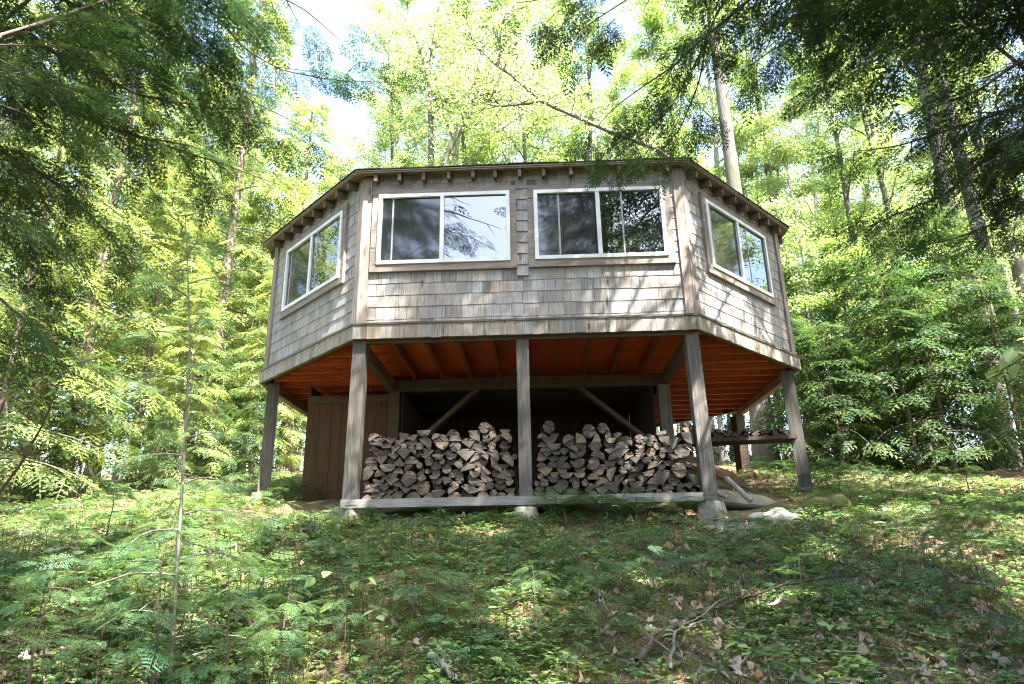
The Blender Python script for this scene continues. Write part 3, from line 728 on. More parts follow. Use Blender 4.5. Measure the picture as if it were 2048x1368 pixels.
def broad_mesh(H, r, base, spread, nl, lsz, lean=(0, 0), limbs=16, per=11, bend=.03, ell=R_(42), clump=.20, fork=False):
    w = Acc(); P, rr = trunk(H, r, lean, bend, 14); w.tube(P, rr, 9)
    pts, dirs = [], []
    for i in range(limbs):
        f = (i+.5)/limbs; z = base+(H*.97-base)*f; az = i*2.39996+rng.normal(0, .5)
        L = spread*(1.05-.75*f)*rng.uniform(.6, 1.15); Q = curve(ipt(P, z), az, L, ell+R_(rng.normal(0, 10)+18*f), rng.uniform(-.05, .22), 8, .12)
        w.tube(Q, np.linspace(max(.012, r*.30*(1-f*.6)), .006, 8), 5)
        for j in range(5):
            u = (j+1.2)/6; b = Q[min(7, int(u*7))]; az2 = az+(1 if j % 2 else -1)*R_(rng.uniform(25, 75)); L2 = L*.5*(1-.5*u)*rng.uniform(.6, 1.1)
            q = curve(b, az2, L2, R_(rng.uniform(0, 40)), .15, 5, .12); w.tube(q, np.linspace(.010, .003, 5), 3)
            for s in (.35, .6, .8, 1.0):
                pts.append(q[min(4, int(s*4))]); dirs.append(q[-1]-q[0])
        pts += [Q[-1], Q[-2], Q[5]]; dirs += [Q[-1]-Q[-2]]*3
    pts = np.array(pts); n = nl; k = rng.integers(len(pts), size=n)
    wgt = rng.gamma(1.2, 1, len(pts)); k = rng.choice(len(pts), n, p=wgt/wgt.sum())
    p = pts[k]+rng.normal(0, 1, (n, 3))*[clump, clump, clump*.35]
    a = rng.uniform(0, 6.28, n); D = np.stack([np.cos(a), np.sin(a), rng.normal(-.25, .35, n)], 1)
    c = Acc(); scatter(c, LEAF_Q, p, D, lsz*rng.uniform(.65, 1.25, n), .55)
    return w, c
# ------------------------------------------------------------------ trees
def base_at(px, y):
    x = (px-1024)/FPX*(y-CAM[1])
    for _ in range(12):
        q = proj((x, y, float(ground_z(x, y)))); x += (px-q[0])/FPX*q[2]
    return np.array([x, y, float(ground_z(x, y))])
def proto(w, c, bk, lf, cname='crown'):
    return w.mesh('trunk', bk, smooth=True), c.mesh(cname, lf)
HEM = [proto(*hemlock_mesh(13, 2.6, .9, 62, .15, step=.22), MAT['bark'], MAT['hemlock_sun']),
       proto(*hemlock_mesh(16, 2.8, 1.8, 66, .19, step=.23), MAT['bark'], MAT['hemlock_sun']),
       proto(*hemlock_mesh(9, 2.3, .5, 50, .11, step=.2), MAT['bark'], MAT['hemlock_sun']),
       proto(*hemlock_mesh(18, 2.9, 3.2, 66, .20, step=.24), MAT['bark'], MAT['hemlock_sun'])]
UNDM = leaf_mat('young_hemlock_needles', (0.055, 0.10, 0.033), (0.10, 0.185, 0.04), tf=0.4, spec=.1)  # needles darkened to carry the shade of the taller trees
UND = [proto(*hemlock_mesh(4.2, 1.5, .25, 34, .045, step=.17, sc=.75), MAT['bark'], UNDM),
       proto(*hemlock_mesh(3.0, 1.25, .15, 28, .035, step=.16, sc=.7), MAT['bark'], UNDM),
       proto(*hemlock_mesh(5.6, 1.7, .3, 40, .06, step=.18, sc=.8), MAT['bark'], UNDM)]
TALL = [proto(*broad_mesh(18, .14, 6.5, 3.0, 13500, .09, (.03, 0), 15), MAT['bark_grey'], MAT['leaf']),
        proto(*broad_mesh(20, .17, 7.0, 3.4, 15000, .094, (-.04, .01), 16, bend=.04), MAT['bark_pale'], MAT['leaf_y']),
        proto(*broad_mesh(16, .11, 5.0, 2.6, 11000, .086, (.06, 0), 14), MAT['bark_grey'], MAT['leaf_y']),
        proto(*broad_mesh(21, .20, 8.0, 3.6, 15000, .094, (-.02, .0), 16), MAT['bark_grey'], MAT['leaf'])]
MID = [proto(*broad_mesh(9.5, .075, 1.8, 2.4, 12500, .082, (.05, 0), 15, ell=R_(25)), MAT['bark_grey'], MAT['leaf']),
       proto(*broad_mesh(7.5, .06, 1.2, 2.1, 10500, .078, (-.07, 0), 14, ell=R_(20)), MAT['bark_grey'], MAT['leaf']),
       proto(*broad_mesh(11.5, .09, 2.2, 2.6, 13500, .086, (-.03, 0), 16, ell=R_(30)), MAT['bark_pale'], MAT['leaf_y'])]
PROTO = {'hem': (HEM, 'hemlock_tree', 'hemlock', 'tree'), 'und': (UND, 'young_hemlock', 'bushy young hemlock', 'tree'),
         'tall': (TALL, 'broadleaf_tree', 'tall slender leafy tree', 'tree'), 'mid': (MID, 'young_broadleaf_tree', 'young leafy understory tree', 'tree')}
placed = []
def tree(kind, v, px, y, scale=1.0, lean=(0, 0)):
    pr = PROTO[kind]; p = base_at(px, y)
    r = bpy.data.objects.new(pr[1], None); COL.objects.link(r); r.empty_display_size = .3
    r.location = p; r.rotation_euler = (lean[0], lean[1], rng.uniform(0, 6.28)); r.scale = (scale, scale, scale*rng.uniform(.93, 1.07))
    a, b = pr[0][v % len(pr[0])]
    place('trunk', a, r); place('crown', b, r)
    placed.append((kind, px, y, r, scale)); return r
for v, px, y, s in ((2, -40, 3.2, .85), (0, 120, 5.8, .9), (2, 255, 7.2, .95), (1, 405, 9.0, 1.0), (0, 330, 11, 1.0), (2, 480, 9.8, .95), (0, 560, 12.5, 1.0), (3, 40, 9.5, .95),
                    (1, 180, 12.5, 1.0), (3, 290, 15.5, 1.0), (0, 640, 15.0, 1.0), (1, 440, 17.5, 1.0), (2, 520, 7.6, .55), (2, 60, 12, 1.1), (0, -120, 7, 1.0), (2, 350, 6.6, .5)): tree('hem', v, px, y, s)
for v, px, y, s in ((0, 420, 8.0, .7), (1, 150, 4.5, .8), (2, 575, 9.4, .9), (1, 300, 5.8, .6), (0, 20, 4.2, .9), (1, 500, 6.9, .6)): 
    r = tree('und', v, px, y, s)
for v, px, y, s in ((1, 110, 17, 1.0), (3, 370, 20, 1.0), (0, 250, 21, 1.0), (2, 520, 21, 1.0), 
                    (0, 760, 20, 1.0), (1, 835, 15, .92), (3, 905, 24, 1.0), (2, 965, 17, .9), (1, 1040, 22, .95), (0, 1110, 16, .9), (3, 1180, 22, 1.0), (2, 1240, 14, .95),
                    (1, 1300, 19, 1.0), (0, 1375, 12, 1.0), (3, 1430, 17, 1.05), (1, 1490, 14, 1.0), (3, 1535, 7.0, 1.1), (0, 1595, 18, 1.0), (3, 1640, 12.5, .95), (1, 1690, 20, 1.0), (2, 1735, 15, 1.0),
                    (0, 1780, 11, .95), (3, 1825, 19, 1.0), (1, 1868, 14, 1.0), (3, 2010, 7.5, 1.1), (3, 2085, 6.8, 1.0), (2, 1900, 10.5, 1.0), (1, 2075, 13, 1.0), (3, 2150, 9, 1.0), (0, 2120, 17, 1.0), (2, 795, 11.5, 1.0), (1, 870, 12.5, 1.05), (0, 935, 11, 1.0), (1, 1000, 13, 1.1), (2, 1075, 11.5, 1.05), (1, 1145, 14, 1.1), (0, 1215, 10.5, 1.0), (1, 780, 17, 1.15), (1, 950, 19, 1.2), (2, 1090, 18, 1.2)): tree('tall', v, px, y, s)
for v, px, y, s in ((0, 700, 12, 1.0), (2, 800, 13.5, 1.0), (1, 1150, 12.5, 1.0), (2, 1330, 11, .9), (0, 1450, 9.5, 1.0), (1, 1600, 11, 1.0), (2, 1680, 9.0, .9), (0, 1760, 13, 1.0), (1, 1840, 10, 1.0),
                    (0, 1990, 13, 1.0), (2, 2060, 8, .9), (1, 580, 17, 1.2), (0, 230, 17, 1.1), (2, 1540, 13, 1.0), (1, 1930, 16, 1.1), (1, -30, 15, 1.2), (1, 1720, 6.8, .7), (0, 2020, 5.6, .55)): tree('mid', v, px, y, s)
for v, px, y, s in ((0, 1625, 6.2, .8), (1, 1690, 5.6, 1.0), (2, 1760, 6.6, .85), (0, 1840, 5.4, 1.0), (1, 1910, 5.2, 1.1), (2, 1990, 5.8, .95), (0, 2060, 4.8, .9), (1, 1800, 8.0, 1.2), (2, 1660, 8.2, .9), (0, 1720, 9.5, 1.1), (1, 1575, 9.6, 1.2), (2, 1880, 7.6, .9), (0, 1450, 11, 1.0), (2, 1520, 12.5, 1.0)): tree('und', v, px, y, s)
# forest beyond: trees that read as one mass
fw_, fc_ = Acc(), Acc()
for k in range(95):
    y = rng.uniform(26, 58); px = rng.uniform(-250, 2300); p = base_at(px, y); H = rng.uniform(15, 22); r = rng.uniform(.13, .24)
    P, rr = trunk(H, r, (rng.normal(0, .03), 0), .02, 6); fw_.tube(P+p, rr, 6)
    n = 1500; base = rng.uniform(.02, .38)*H; z = base+(H-base)*rng.random(n)**.8; R = 3.0*np.sin(np.pi*np.clip((z-base)/(H-base)*.85+.12, 0, 1))**.6
    a = rng.uniform(0, 6.28, n); q = R*rng.random(n)**.5; cl = rng.normal(0, .25, (n, 3))
    pos = np.stack([np.interp(z, P[:, 2], P[:, 0])+q*np.cos(a), np.interp(z, P[:, 2], P[:, 1])+q*np.sin(a), z], 1)+cl+p
    scatter(fc_, LEAF_Q, pos, np.stack([np.cos(a), np.sin(a), rng.normal(-.2, .4, n)], 1), rng.uniform(.2, .42, n), .6, leaf_tint(n)*rng.uniform(.75, 1.15))
props(place('far_forest_leaves', fc_.mesh('far_forest_leaves', MAT['leaf'])), 'sunlit leaves of the forest far up the slope', kind='stuff')
props(place('far_forest_trunks', fw_.mesh('far_forest_trunks', MAT['bark_grey'], smooth=True)), 'thin trunks of the forest far up the slope', kind='stuff')

# ---- hemlocks that overhang the picture; they stand just outside the frame and shade the clearing
WELLS = [((1.35, 0, .45), .30), ((1.75, 0, 1.35), .16), ((.95, 0, .38), .12), ((1.80, 0, -.9), .14), ((2.6, .8, .35), .26), ((2.2, .4, .45), .18), ((3.1, 1.3, .2), .16), ((-.55, .1, -1.25), .12), ((1.25, .1, -1.1), .13),
         ((2.62, -.25, -1.9), .17), ((3.3, 1.7, -.8), .2), ((3.45, -.2, -1.9), .16), ((2.3, -1.2, -2.3), .12), ((3.3, -1.7, -2.4), .2), ((1.6, -2.2, -2.6), .15), ((4.2, -1.0, -2.1), .25), ((-3.6, .7, -1.7), .7), ((-4.6, 1.0, -1.7), .75), ((-5.4, .5, -1.7), .5), ((-3.0, -.8, -2.1), .3), ((-3.1, -2.3, -2.5), .2), ((4.5, .6, -1.75), .3), ((1.3, .1, .08), .2), ((-1.75, 0, 1.45), .1), ((.3, -.4, -1.95), .12)]  # spots where crown foliage is cut away so sun patches land there
_r2 = np.random.default_rng(77)
for _ in range(34):
    _x, _y = _r2.uniform(-5, 5.5), _r2.uniform(-4.2, -.4); WELLS.append(((_x, _y, float(ground_z(_x, _y))), _r2.uniform(.05, .20)))
def in_well(P):
    k = np.zeros(len(P), bool)
    for q, r in WELLS:
        d = P-np.array(q); t = d@SUN; k |= (t > .25) & (np.linalg.norm(d-t[:, None]*SUN, axis=1) < r*1.1+.05)
    return k
def well_free(P, D, S):
    D = D/np.linalg.norm(D, axis=1)[:, None]; k = np.zeros(len(P), bool)
    for u in (.1, .4, .7): k |= in_well(P+D*(u*S)[:, None])
    return ~k
def shade_hemlock(x, y, H, R, base, nb, label, limbs=(), tpls=SPR_FAR, sc=1.0, step=.24, keep=None):
    p = np.array([x, y, float(ground_z(x, y))]); w, c = Acc(), Acc(); P, rr = trunk(H, .013*H, (0, 0), .012); w.tube(P, rr, 9)
    SP, SD, SS = [], [], []
    for i in range(nb):
        f = (i+.5)/nb; z = base+(H*.985-base)*f**.9; az = i*2.39996+rng.normal(0, .3); L = R*(1-((z-base)/(H-base))**1.3*.9)*rng.uniform(.7, 1.1)
        a, b, s = bough(w, curve(ipt(P, z), az, L, R_(rng.uniform(-5, 20)+18*f), .3*rng.uniform(.6, 1.2)), max(.008, .012*L), .95, .42, sc, step, .12)
        SP.append(a); SD.append(b); SS.append(s)
    SP, SD, SS = np.concatenate(SP), np.concatenate(SD), np.concatenate(SS)
    k = well_free(SP+p, SD, SS*.8)
    if keep is not None: k &= keep(SP+p)
    for u in (0, .5, 1):
        e_ = SP+p+SD/np.linalg.norm(SD, axis=1)[:, None]*(SS*.8*u)[:, None]; q_ = proj(e_)
        k &= ~((np.linalg.norm(e_-CAM, axis=1) < 1.6) | ((q_[2] > .05) & (q_[2] < (3.4 if limbs else 6.0)) & (q_[0] > -250) & (q_[0] < 2300) & (q_[1] > -250) & (q_[1] < 1500)))
    scatter(c, tpls, SP[k], SD[k], SS[k], .35)
    for spine, r0, dens, side, step2, sc2 in limbs:
        Q = np.array([at(*q) if len(q) == 3 and abs(q[0]) > 20 or abs(q[1]) > 20 else q for q in spine], float)-p
        # smooth the drawn spine
        t = np.linspace(0, len(Q)-1, 4*len(Q)); Q = np.stack([np.interp(t, np.arange(len(Q)), Q[:, i]) for i in range(3)], 1); Q[1:-1] = (Q[:-2]+Q[1:-1]*2+Q[2:])/4
        Q = np.concatenate([[ipt(P, max(.5, Q[0, 2]-.15))], Q]) if r0 > .012 else Q
        a, b, s = bough(w, Q, r0, dens, side, sc2, step2, .10 if r0 <= .012 else .30, hang=.45)
        m = well_free(a+p, b, s*.42); scatter(c, SPR_NEAR, a[m], b[m], s[m], .45)
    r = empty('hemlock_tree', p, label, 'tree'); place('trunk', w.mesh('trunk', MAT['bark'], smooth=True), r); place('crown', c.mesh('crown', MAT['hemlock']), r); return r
LEFT = [(((-140, 30, 4.0), (0, 55, 4.4), (110, 105, 4.7), (219, 164, 5.0), (293, 195, 5.2), (430, 215, 5.6), (540, 250, 5.8)), .022, 1, .30, .085, .85),
        (((-140, 80, 3.9), (0, 145, 4.2), (98, 203, 4.5), (195, 246, 4.8), (324, 289, 5.2), (450, 330, 5.6), (560, 370, 5.9)), .022, 1, .30, .085, .85),
        (((-100, 110, 3.6), (0, 74, 3.9), (70, 51, 4.0), (195, 8, 4.3), (330, -60, 4.6)), .024, .8, .30, .11, .85),
        (((200, -120, 4.6), (350, -50, 5.0), (437, 35, 5.4), (488, 98, 5.6), (562, 140, 5.9), (660, 160, 6.2), (780, 165, 6.5)), .015, 1, .30, .09, .9),
        (((-120, -40, 4.4), (60, -30, 4.7), (220, 40, 5.0), (360, 80, 5.3), (480, 190, 5.6), (620, 260, 5.9)), .018, 1, .28, .085, .85),
        (((-140, 330, 3.7), (8, 430, 4.0), (105, 488, 4.2), (170, 560, 4.5)), .014, .9, .35, .09, .8),
        (((-140, 230, 4.0), (0, 300, 4.3), (120, 370, 4.6), (230, 480, 4.9), (280, 560, 5.1)), .016, 1, .34, .09, .85),
        (((-150, 500, 3.6), (-20, 580, 3.9), (60, 650, 4.1), (100, 710, 4.3)), .013, .9, .35, .09, .75),
        (((-60, -140, 4.4), (200, -90, 4.8), (420, -60, 5.2), (600, 10, 5.6), (680, 80, 5.9)), .016, 1, .28, .09, .85),
        (((40, -60, 5.2), (250, 10, 5.6), (400, 100, 6.0), (520, 260, 6.3), (560, 330, 6.5)), .014, 1, .3, .1, .9),
        (((-4.4, -3.1, 3.3), (-3.0, -4.2, 3.8), (-1.9, -4.8, 3.95), (-1.0, -5.1, 3.75), (-.55, -5.25, 3.5)), .016, .9, .3, .09, .85), (((-4.3, -3.3, 4.2), (-3.0, -4.6, 4.5), (-2.0, -5.2, 4.6), (-1.5, -5.6, 4.4)), .014, .9, .35, .09, .85)]
RIGHT = [(((1680, -160, 5.0), (1560, -60, 5.2), (1498, 0, 5.3), (1443, 47, 5.4), (1396, 86, 5.5), (1346, 133, 5.7), (1287, 172, 5.8), (1228, 215, 5.9), (1180, 270, 6.0)), .018, 1, .26, .085, .85),
         (((2180, 170, 4.4), (2048, 211, 4.7), (1912, 254, 5.1), (1795, 293, 5.4), (1690, 305, 5.7)), .020, 1, .32, .085, .85),
         (((2180, 190, 4.0), (2048, 262, 4.3), (1974, 312, 4.6), (1892, 390, 4.9), (1795, 426, 5.2), (1709, 469, 5.4)), .020, 1, .32, .085, .8),
         (((2200, 40, 4.2), (2050, 30, 4.5), (1900, 60, 4.8), (1750, 120, 5.1), (1640, 185, 5.4)), .018, 1, .32, .08, .85),
         (((2150, -100, 4.2), (1980, -60, 4.5), (1850, -30, 4.8), (1700, 30, 5.1), (1560, 90, 5.4), (1470, 150, 5.6)), .018, 1, .30, .08, .85),
         (((1560, -120, 5.4), (1440, 10, 5.6), (1400, 110, 5.8), (1340, 220, 6.1), (1270, 280, 6.25), (1215, 330, 6.35)), .011, 1, .26, .09, .8),
         (((1420, 40, 5.7), (1400, 160, 5.9), (1360, 260, 6.1), (1300, 320, 6.3)), .010, 1, .34, .09, .8),
         (((1900, -200, 4.6), (1700, -120, 4.9), (1500, -90, 5.2), (1300, -30, 5.5), (1190, 40, 5.8), (1120, 90, 6.0)), .016, 1, .24, .09, .85),
         (((2200, 300, 4.2), (2060, 420, 4.5), (1930, 470, 4.9), (1820, 500, 5.2)), .014, .8, .3, .1, .75),
         (((2200, 100, 3.9), (2040, 120, 4.1), (1960, 180, 4.3), (1880, 210, 4.5), (1800, 230, 4.8)), .016, 1, .34, .085, .8),
         (((1360, -120, 6.0), (1200, -40, 6.1), (1080, 0, 6.2), (1000, 10, 6.3)), .011, .9, .25, .1, .8)]
shade_hemlock(-4.7, -2.5, 15, 3.2, 6.4, 44, 'dark hemlock at the left edge whose long boughs droop across the upper left', LEFT, tpls=SPR_MID, sc=1.0, step=.18)
shade_hemlock(5.3, -1.2, 15.5, 3.6, 6.6, 56, 'dark hemlock at the right edge whose boughs hang over the roof and upper right', RIGHT, tpls=SPR_MID, sc=1.0, step=.18)
sky_gap = lambda P: ~((P[:, 0] > -2.6) & (P[:, 0] < -.35-.05*P[:, 1]*0) & (P[:, 2] < 16) & (P[:, 1] < -5))  # foliage cut away so the left front window reflects open sky
for x, y, H, R, b, nb in ((3.4, -3.9, 17, 3.7, 6.6, 96), (-3.3, -5.3, 15, 3.1, 8, 60), (1.9, -9.2, 16, 2.8, 3, 60), (4.3, -7.6, 17, 4.4, 5.0, 76), (8.0, -4.8, 17, 4.2, 5.0, 70), (8.6, -10, 19, 4.4, 4.0, 70), (2.4, -12.5, 18, 4.0, 3.0, 66), (-4.2, -10.5, 15, 3.2, 2.5, 56), (12.0, -7, 18, 4.2, 3, 60), (-8, -6, 15, 3.4, 2, 50), (6, -16, 20, 4.2, 2, 60)):  # unseen hemlocks placed to block the sun from cabin and slope
    shade_hemlock(x, y, H, R, b, nb, 'unseen tall hemlock placed outside the picture to shade the cabin and slope', keep=sky_gap)['group'] = 'trees standing around the viewer'
ring = [('hem', 3, 16, -3), ('hem', 1, 13, 1.5), ('tall', 1, 10, -15), ('hem', 3, 1.5, -18), ('tall', 3, 4, -20), ('hem', 1, -9, -13), ('tall', 0, -7.5, -18), ('hem', 3, -12, -8), ('tall', 1, -11, -2), ('hem', 1, -14, 2), ('hem', 3, 14, -12), ('tall', 3, 19, -8), ('hem', 0, 9.5, -14), ('tall', 2, -16, -6), ('hem', 1, 6, -24), ('hem', 3, -13, -18), ('tall', 0, 20, 0), ('hem', 0, -9, -5), ('hem', 2, 10, -1.5), ('tall', 0, -5.5, -26), ('tall', 1, 1, -28), ('mid', 2, 11, 3.4), ('mid', 0, 13, 5.6), ('tall', 2, 15.5, 5.2), ('mid', 1, 9.6, 1.2), ('mid', 2, -11, 3.3), ('tall', 2, -13, 5), ('mid', 0, -12, 7), ('hem', 3, 12, -20)]
for kind, v, x, y in ring:
    pr = PROTO[kind]; a, b = pr[0][v % len(pr[0])]; r = empty(pr[1], (x, y, float(ground_z(x, y))), 'tall tree of the woods around the viewer, outside the picture', 'tree', 'trees standing around the viewer')
    r.rotation_euler = (0, 0, rng.uniform(0, 6.28)); place('trunk', a, r); place('crown', b, r)
def custom_tree(paths, r, label, lf, nl, lsz, bk='bark_grey', clump=.22):
    w, c = Acc(), Acc(); g = paths[0][0]; b = base_at(g[0], g[1]); pts = []
    for i, pth in enumerate(paths):
        Q = np.array([at(*q) for q in (pth[1:] if i == 0 else pth)]); Q = np.concatenate([[b-[0, 0, .3]], Q]) if i == 0 else Q
        t = np.linspace(0, len(Q)-1, 6*len(Q)); Q = np.stack([np.interp(t, np.arange(len(Q)), Q[:, k]) for k in range(3)], 1)+rng.normal(0, .02, (len(t), 3)); Q[1:-1] = (Q[:-2]+Q[1:-1]+Q[2:])/3
        rr = np.linspace(r if i == 0 else r*.45, .012, len(Q)); w.tube(Q-b, rr, 7)
        for k in range(len(Q)//3 if i == 0 else 3, len(Q)):
            for _ in range(2):
                q = curve(Q[k]-b, rng.uniform(0, 6.28), rng.uniform(.5, 1.6), R_(rng.uniform(0, 50)), .1, 5, .15); w.tube(q, np.linspace(.014, .004, 5), 3); pts += list(q[2:])
    pts = np.array(pts); k = rng.integers(len(pts), size=nl); a = rng.uniform(0, 6.28, nl)
    scatter(c, LEAF_Q, pts[k]+rng.normal(0, 1, (nl, 3))*[clump, clump, clump*.4], np.stack([np.cos(a), np.sin(a), rng.normal(-.25, .35, nl)], 1), lsz*rng.uniform(.65, 1.2, nl), .5)
    o = empty('broadleaf_tree', b, label, 'tree'); place('trunk', w.mesh('trunk', MAT[bk], smooth=True), o); place('crown', c.mesh('crown', MAT[lf]), o)
custom_tree([[(1560, 8.0), (1500, 620, 16), (1440, 430, 16.2), (1330, 305, 16.4), (1180, 245, 16.6), (1085, 205, 16.8), (1020, 150, 17), (965, 105, 17.2), (930, 60, 17.4)], [(1075, 203, 16.8), (1040, 210, 16.8), (1000, 212, 16.9), (965, 190, 17)], [(1000, 132, 17.1), (998, 80, 17.1), (1012, 30, 17.2)]], .085, 'tree behind the roof with one long limb arching out to the left', 'leaf_y', 2600, .10)
custom_tree([[(868, 10.5), (864, 330, 20), (861, 240, 20.2), (857, 155, 20.4), (838, 95, 20.6), (824, 50, 20.8)], [(857, 158, 20.4), (862, 110, 20.5), (868, 60, 20.6)], [(862, 235, 20.2), (890, 205, 20.3), (915, 180, 20.4)]], .12, 'slim forked tree rising straight behind the middle of the roof', 'leaf_y', 2600, .10)
custom_tree([[(870, 9.5), (885, 325, 19), (915, 270, 19.2), (945, 215, 19.4), (965, 150, 19.6)], [(930, 240, 19.3), (948, 190, 19.4), (950, 140, 19.5)]], .11, 'thin tree leaning right behind the roof beside the slim forked tree', 'leaf_y', 1800, .10)
custom_tree([[(900, 11), (935, 322, 20), (990, 265, 20.2), (1040, 230, 20.4), (1090, 190, 20.6)]], .11, 'strongly slanting tree behind the roof crossing toward the right', 'leaf_y', 1800, .10, 'bark_pale')
# labels for the standing trees: zone, row and place in the row
zones = {}
for kind, px, y, r, s in placed:
    z = 'left of the cabin' if px < 620 else 'behind the cabin roof' if px < 1440 else 'right of the cabin'
    row = 'nearest row' if y < 8 else 'second row' if y < 13 else 'back row'
    zones.setdefault((kind, z, row), []).append((px, r))
for (kind, z, row), lst in zones.items():
    lst.sort(key=lambda q: q[0]); pr = PROTO[kind]
    for k, (px, r) in enumerate(lst):
        n = len(lst)
        pos = '' if n == 1 else 'leftmost ' if k == 0 else 'rightmost ' if k == n-1 else ORD[k]+' from left '
        look = {'hem': 'sunlit hemlock with drooping boughs', 'und': 'bushy young hemlock', 'tall': 'slender tall leafy tree', 'mid': 'low leafy young tree'}[kind]
        props(r, f'{pos}{look} in the {row} {z}', 'tree', {'hem': 'hemlocks in the woods', 'und': 'young hemlocks at the forest edge', 'tall': 'tall broadleaf trees in the woods', 'mid': 'young broadleaf trees in the woods'}[kind])
# ------------------------------------------------------------------ the ground
def ground_mat():
    m, t, p = mat('forest_floor'); c = coords(t)
    n1 = noise(t, c, 1.1, 5, .6); n2 = noise(t, c, 9, 6, .7); n3 = noise(t, c, 45, 4, .7)
    lit = ramp(t, n3, [(.3, (.08, .055, .036)), (.5, (.20, .14, .09)), (.7, (.34, .25, .17))])
    mos = ramp(t, n2, [(.3, (.07, .08, .028)), (.7, (.14, .165, .05))])
    col = mixc(t, lit, mos, ramp(t, math_(t, 'ADD', n1, math_(t, 'MULTIPLY', n2, .35)), [(.62, (0, 0, 0)), (.80, (.85, .85, .85))]))
    t.links.new(col, p.inputs['Base Color']); p.inputs['Roughness'].default_value = 1; p.inputs['Specular IOR Level'].default_value = .05
    bump(t, p, math_(t, 'ADD', n3, n2), .9, .03); return m
def axis_grid(lo, hi, c0, c1, fine, coarse):
    a = [lo]
    while a[-1] < hi:
        x = a[-1]; a.append(x + (fine if c0 <= x <= c1 else min(coarse, fine+.16*max(c0-x, x-c1))))
    return np.array(a)
gx = axis_grid(-160, 160, -7, 7, .09, 14); gy = axis_grid(-40, 190, -5, 4, .08, 12)
X, Y = np.meshgrid(gx, gy); Z = ground_z(X, Y)
bumpz = sum(a*np.sin(f*X*math.cos(q)+f*Y*math.sin(q)+q*7) for a, f, q in ((.012, 9, .4), (.010, 13, 1.9), (.008, 17, 2.7), (.007, 21, .9), (.006, 29, 1.4)))
near = np.exp(-((X/12)**2+((Y+1)/10)**2))
def gz2(x, y):
    x = np.asarray(x, float); y = np.asarray(y, float)
    b = sum(a*np.sin(f*x*math.cos(q)+f*y*math.sin(q)+q*7) for a, f, q in ((.012, 9, .4), (.010, 13, 1.9), (.008, 17, 2.7), (.007, 21, .9), (.006, 29, 1.4)))
    return ground_z(x, y)+b*np.exp(-((x/12)**2+((y+1)/10)**2))
ga = Acc(); n = len(gx); i = np.arange((len(gy)-1)*n).reshape(-1, n)[:, :-1].ravel()
ga.add(np.stack([X, Y, gz2(X, Y)], -1).reshape(-1, 3), np.stack([i, i+1, i+n+1, i+n], 1))
props(place('forest_floor', ga.mesh('forest_floor', ground_mat(), smooth=True)), 'mossy leaf-strewn forest floor sloping up to the cabin', kind='structure')

def scatter_pts(n, ylo=-4.4, yhi=6, xr=7, dref=4.2, pw=1.6, under=True):
    """points on the visible ground, denser near the viewer"""
    out = []
    while sum(map(len, out)) < n:
        x = rng.uniform(-xr, xr, n*3); y = rng.uniform(ylo, yhi, n*3); z = gz2(x, y); P = np.stack([x, y, z], 1)
        q = proj(P); ok = (q[2] > 1.5) & (q[0] > -150) & (q[0] < 2200) & (q[1] < 1480) & (rng.random(len(x)) < (dref/np.maximum(q[2], dref))**pw)
        if under: ok &= ~((np.abs(x) < 2.9) & (y > .12) & (y < 4.2))
        out.append(P[ok])
    return np.concatenate(out)[:n]
def fbm(P, s, seed=0):
    r = np.random.default_rng(seed); v = 0
    for k in range(6):
        a = r.uniform(0, 6.28); f = s*r.uniform(.6, 2.2); v = v+np.sin(f*(P[:, 0]*math.cos(a)+P[:, 1]*math.sin(a))+r.uniform(0, 6.28))
    return v/6
# dead leaves: lobed oak and maple shapes, curled
def dead_tpl(lobes, deep):
    n = lobes*4+2; V = [(0, 0, 0)]; 
    for i in range(n):
        t = i/(n-1); s = 1
        a = math.pi*(2*t-1)*.97; r = .5*(1-deep*(.5+.5*math.cos(a*lobes*1.0+math.pi)))*(1.05+.3*math.cos(a)); r *= rng.uniform(.88, 1.1)
        V.append((r*math.cos(a), r*.82*math.sin(a), 0))
    V = np.array(V); V[:, 2] = rng.uniform(.2, 1.6)*(V[:, 0]**2)*rng.choice([-1, 1])+rng.uniform(.3, 2.2)*np.abs(V[:, 1])**1.6+rng.normal(0, .03, len(V)); V[0, 2] = 0
    return V, np.array([(0, i, i+1) for i in range(1, n)])
DEAD = [dead_tpl(rng.integers(4, 8), rng.uniform(.18, .42)) for _ in range(12)]
P = scatter_pts(10500); k = fbm(P, 1.6, 3)+rng.normal(0, .3, len(P)) > .05; P = P[k]; P[:, 2] += rng.uniform(.004, .035, len(P))
nL = len(P); a = rng.uniform(0, 6.28, nL); tn = leaf_tint(nL, .36, .10)
da = Acc(); scatter(da, DEAD, P, np.stack([np.cos(a), np.sin(a), rng.normal(0, .3, nL)], 1), rng.uniform(.028, .085, nL)*np.where(rng.random(nL) < .07, 1.4, 1), .55, tn)
props(place('leaf_litter', da.mesh('leaf_litter', MAT['dead'])), 'brown dead oak and maple leaves lying over the forest floor', kind='stuff')
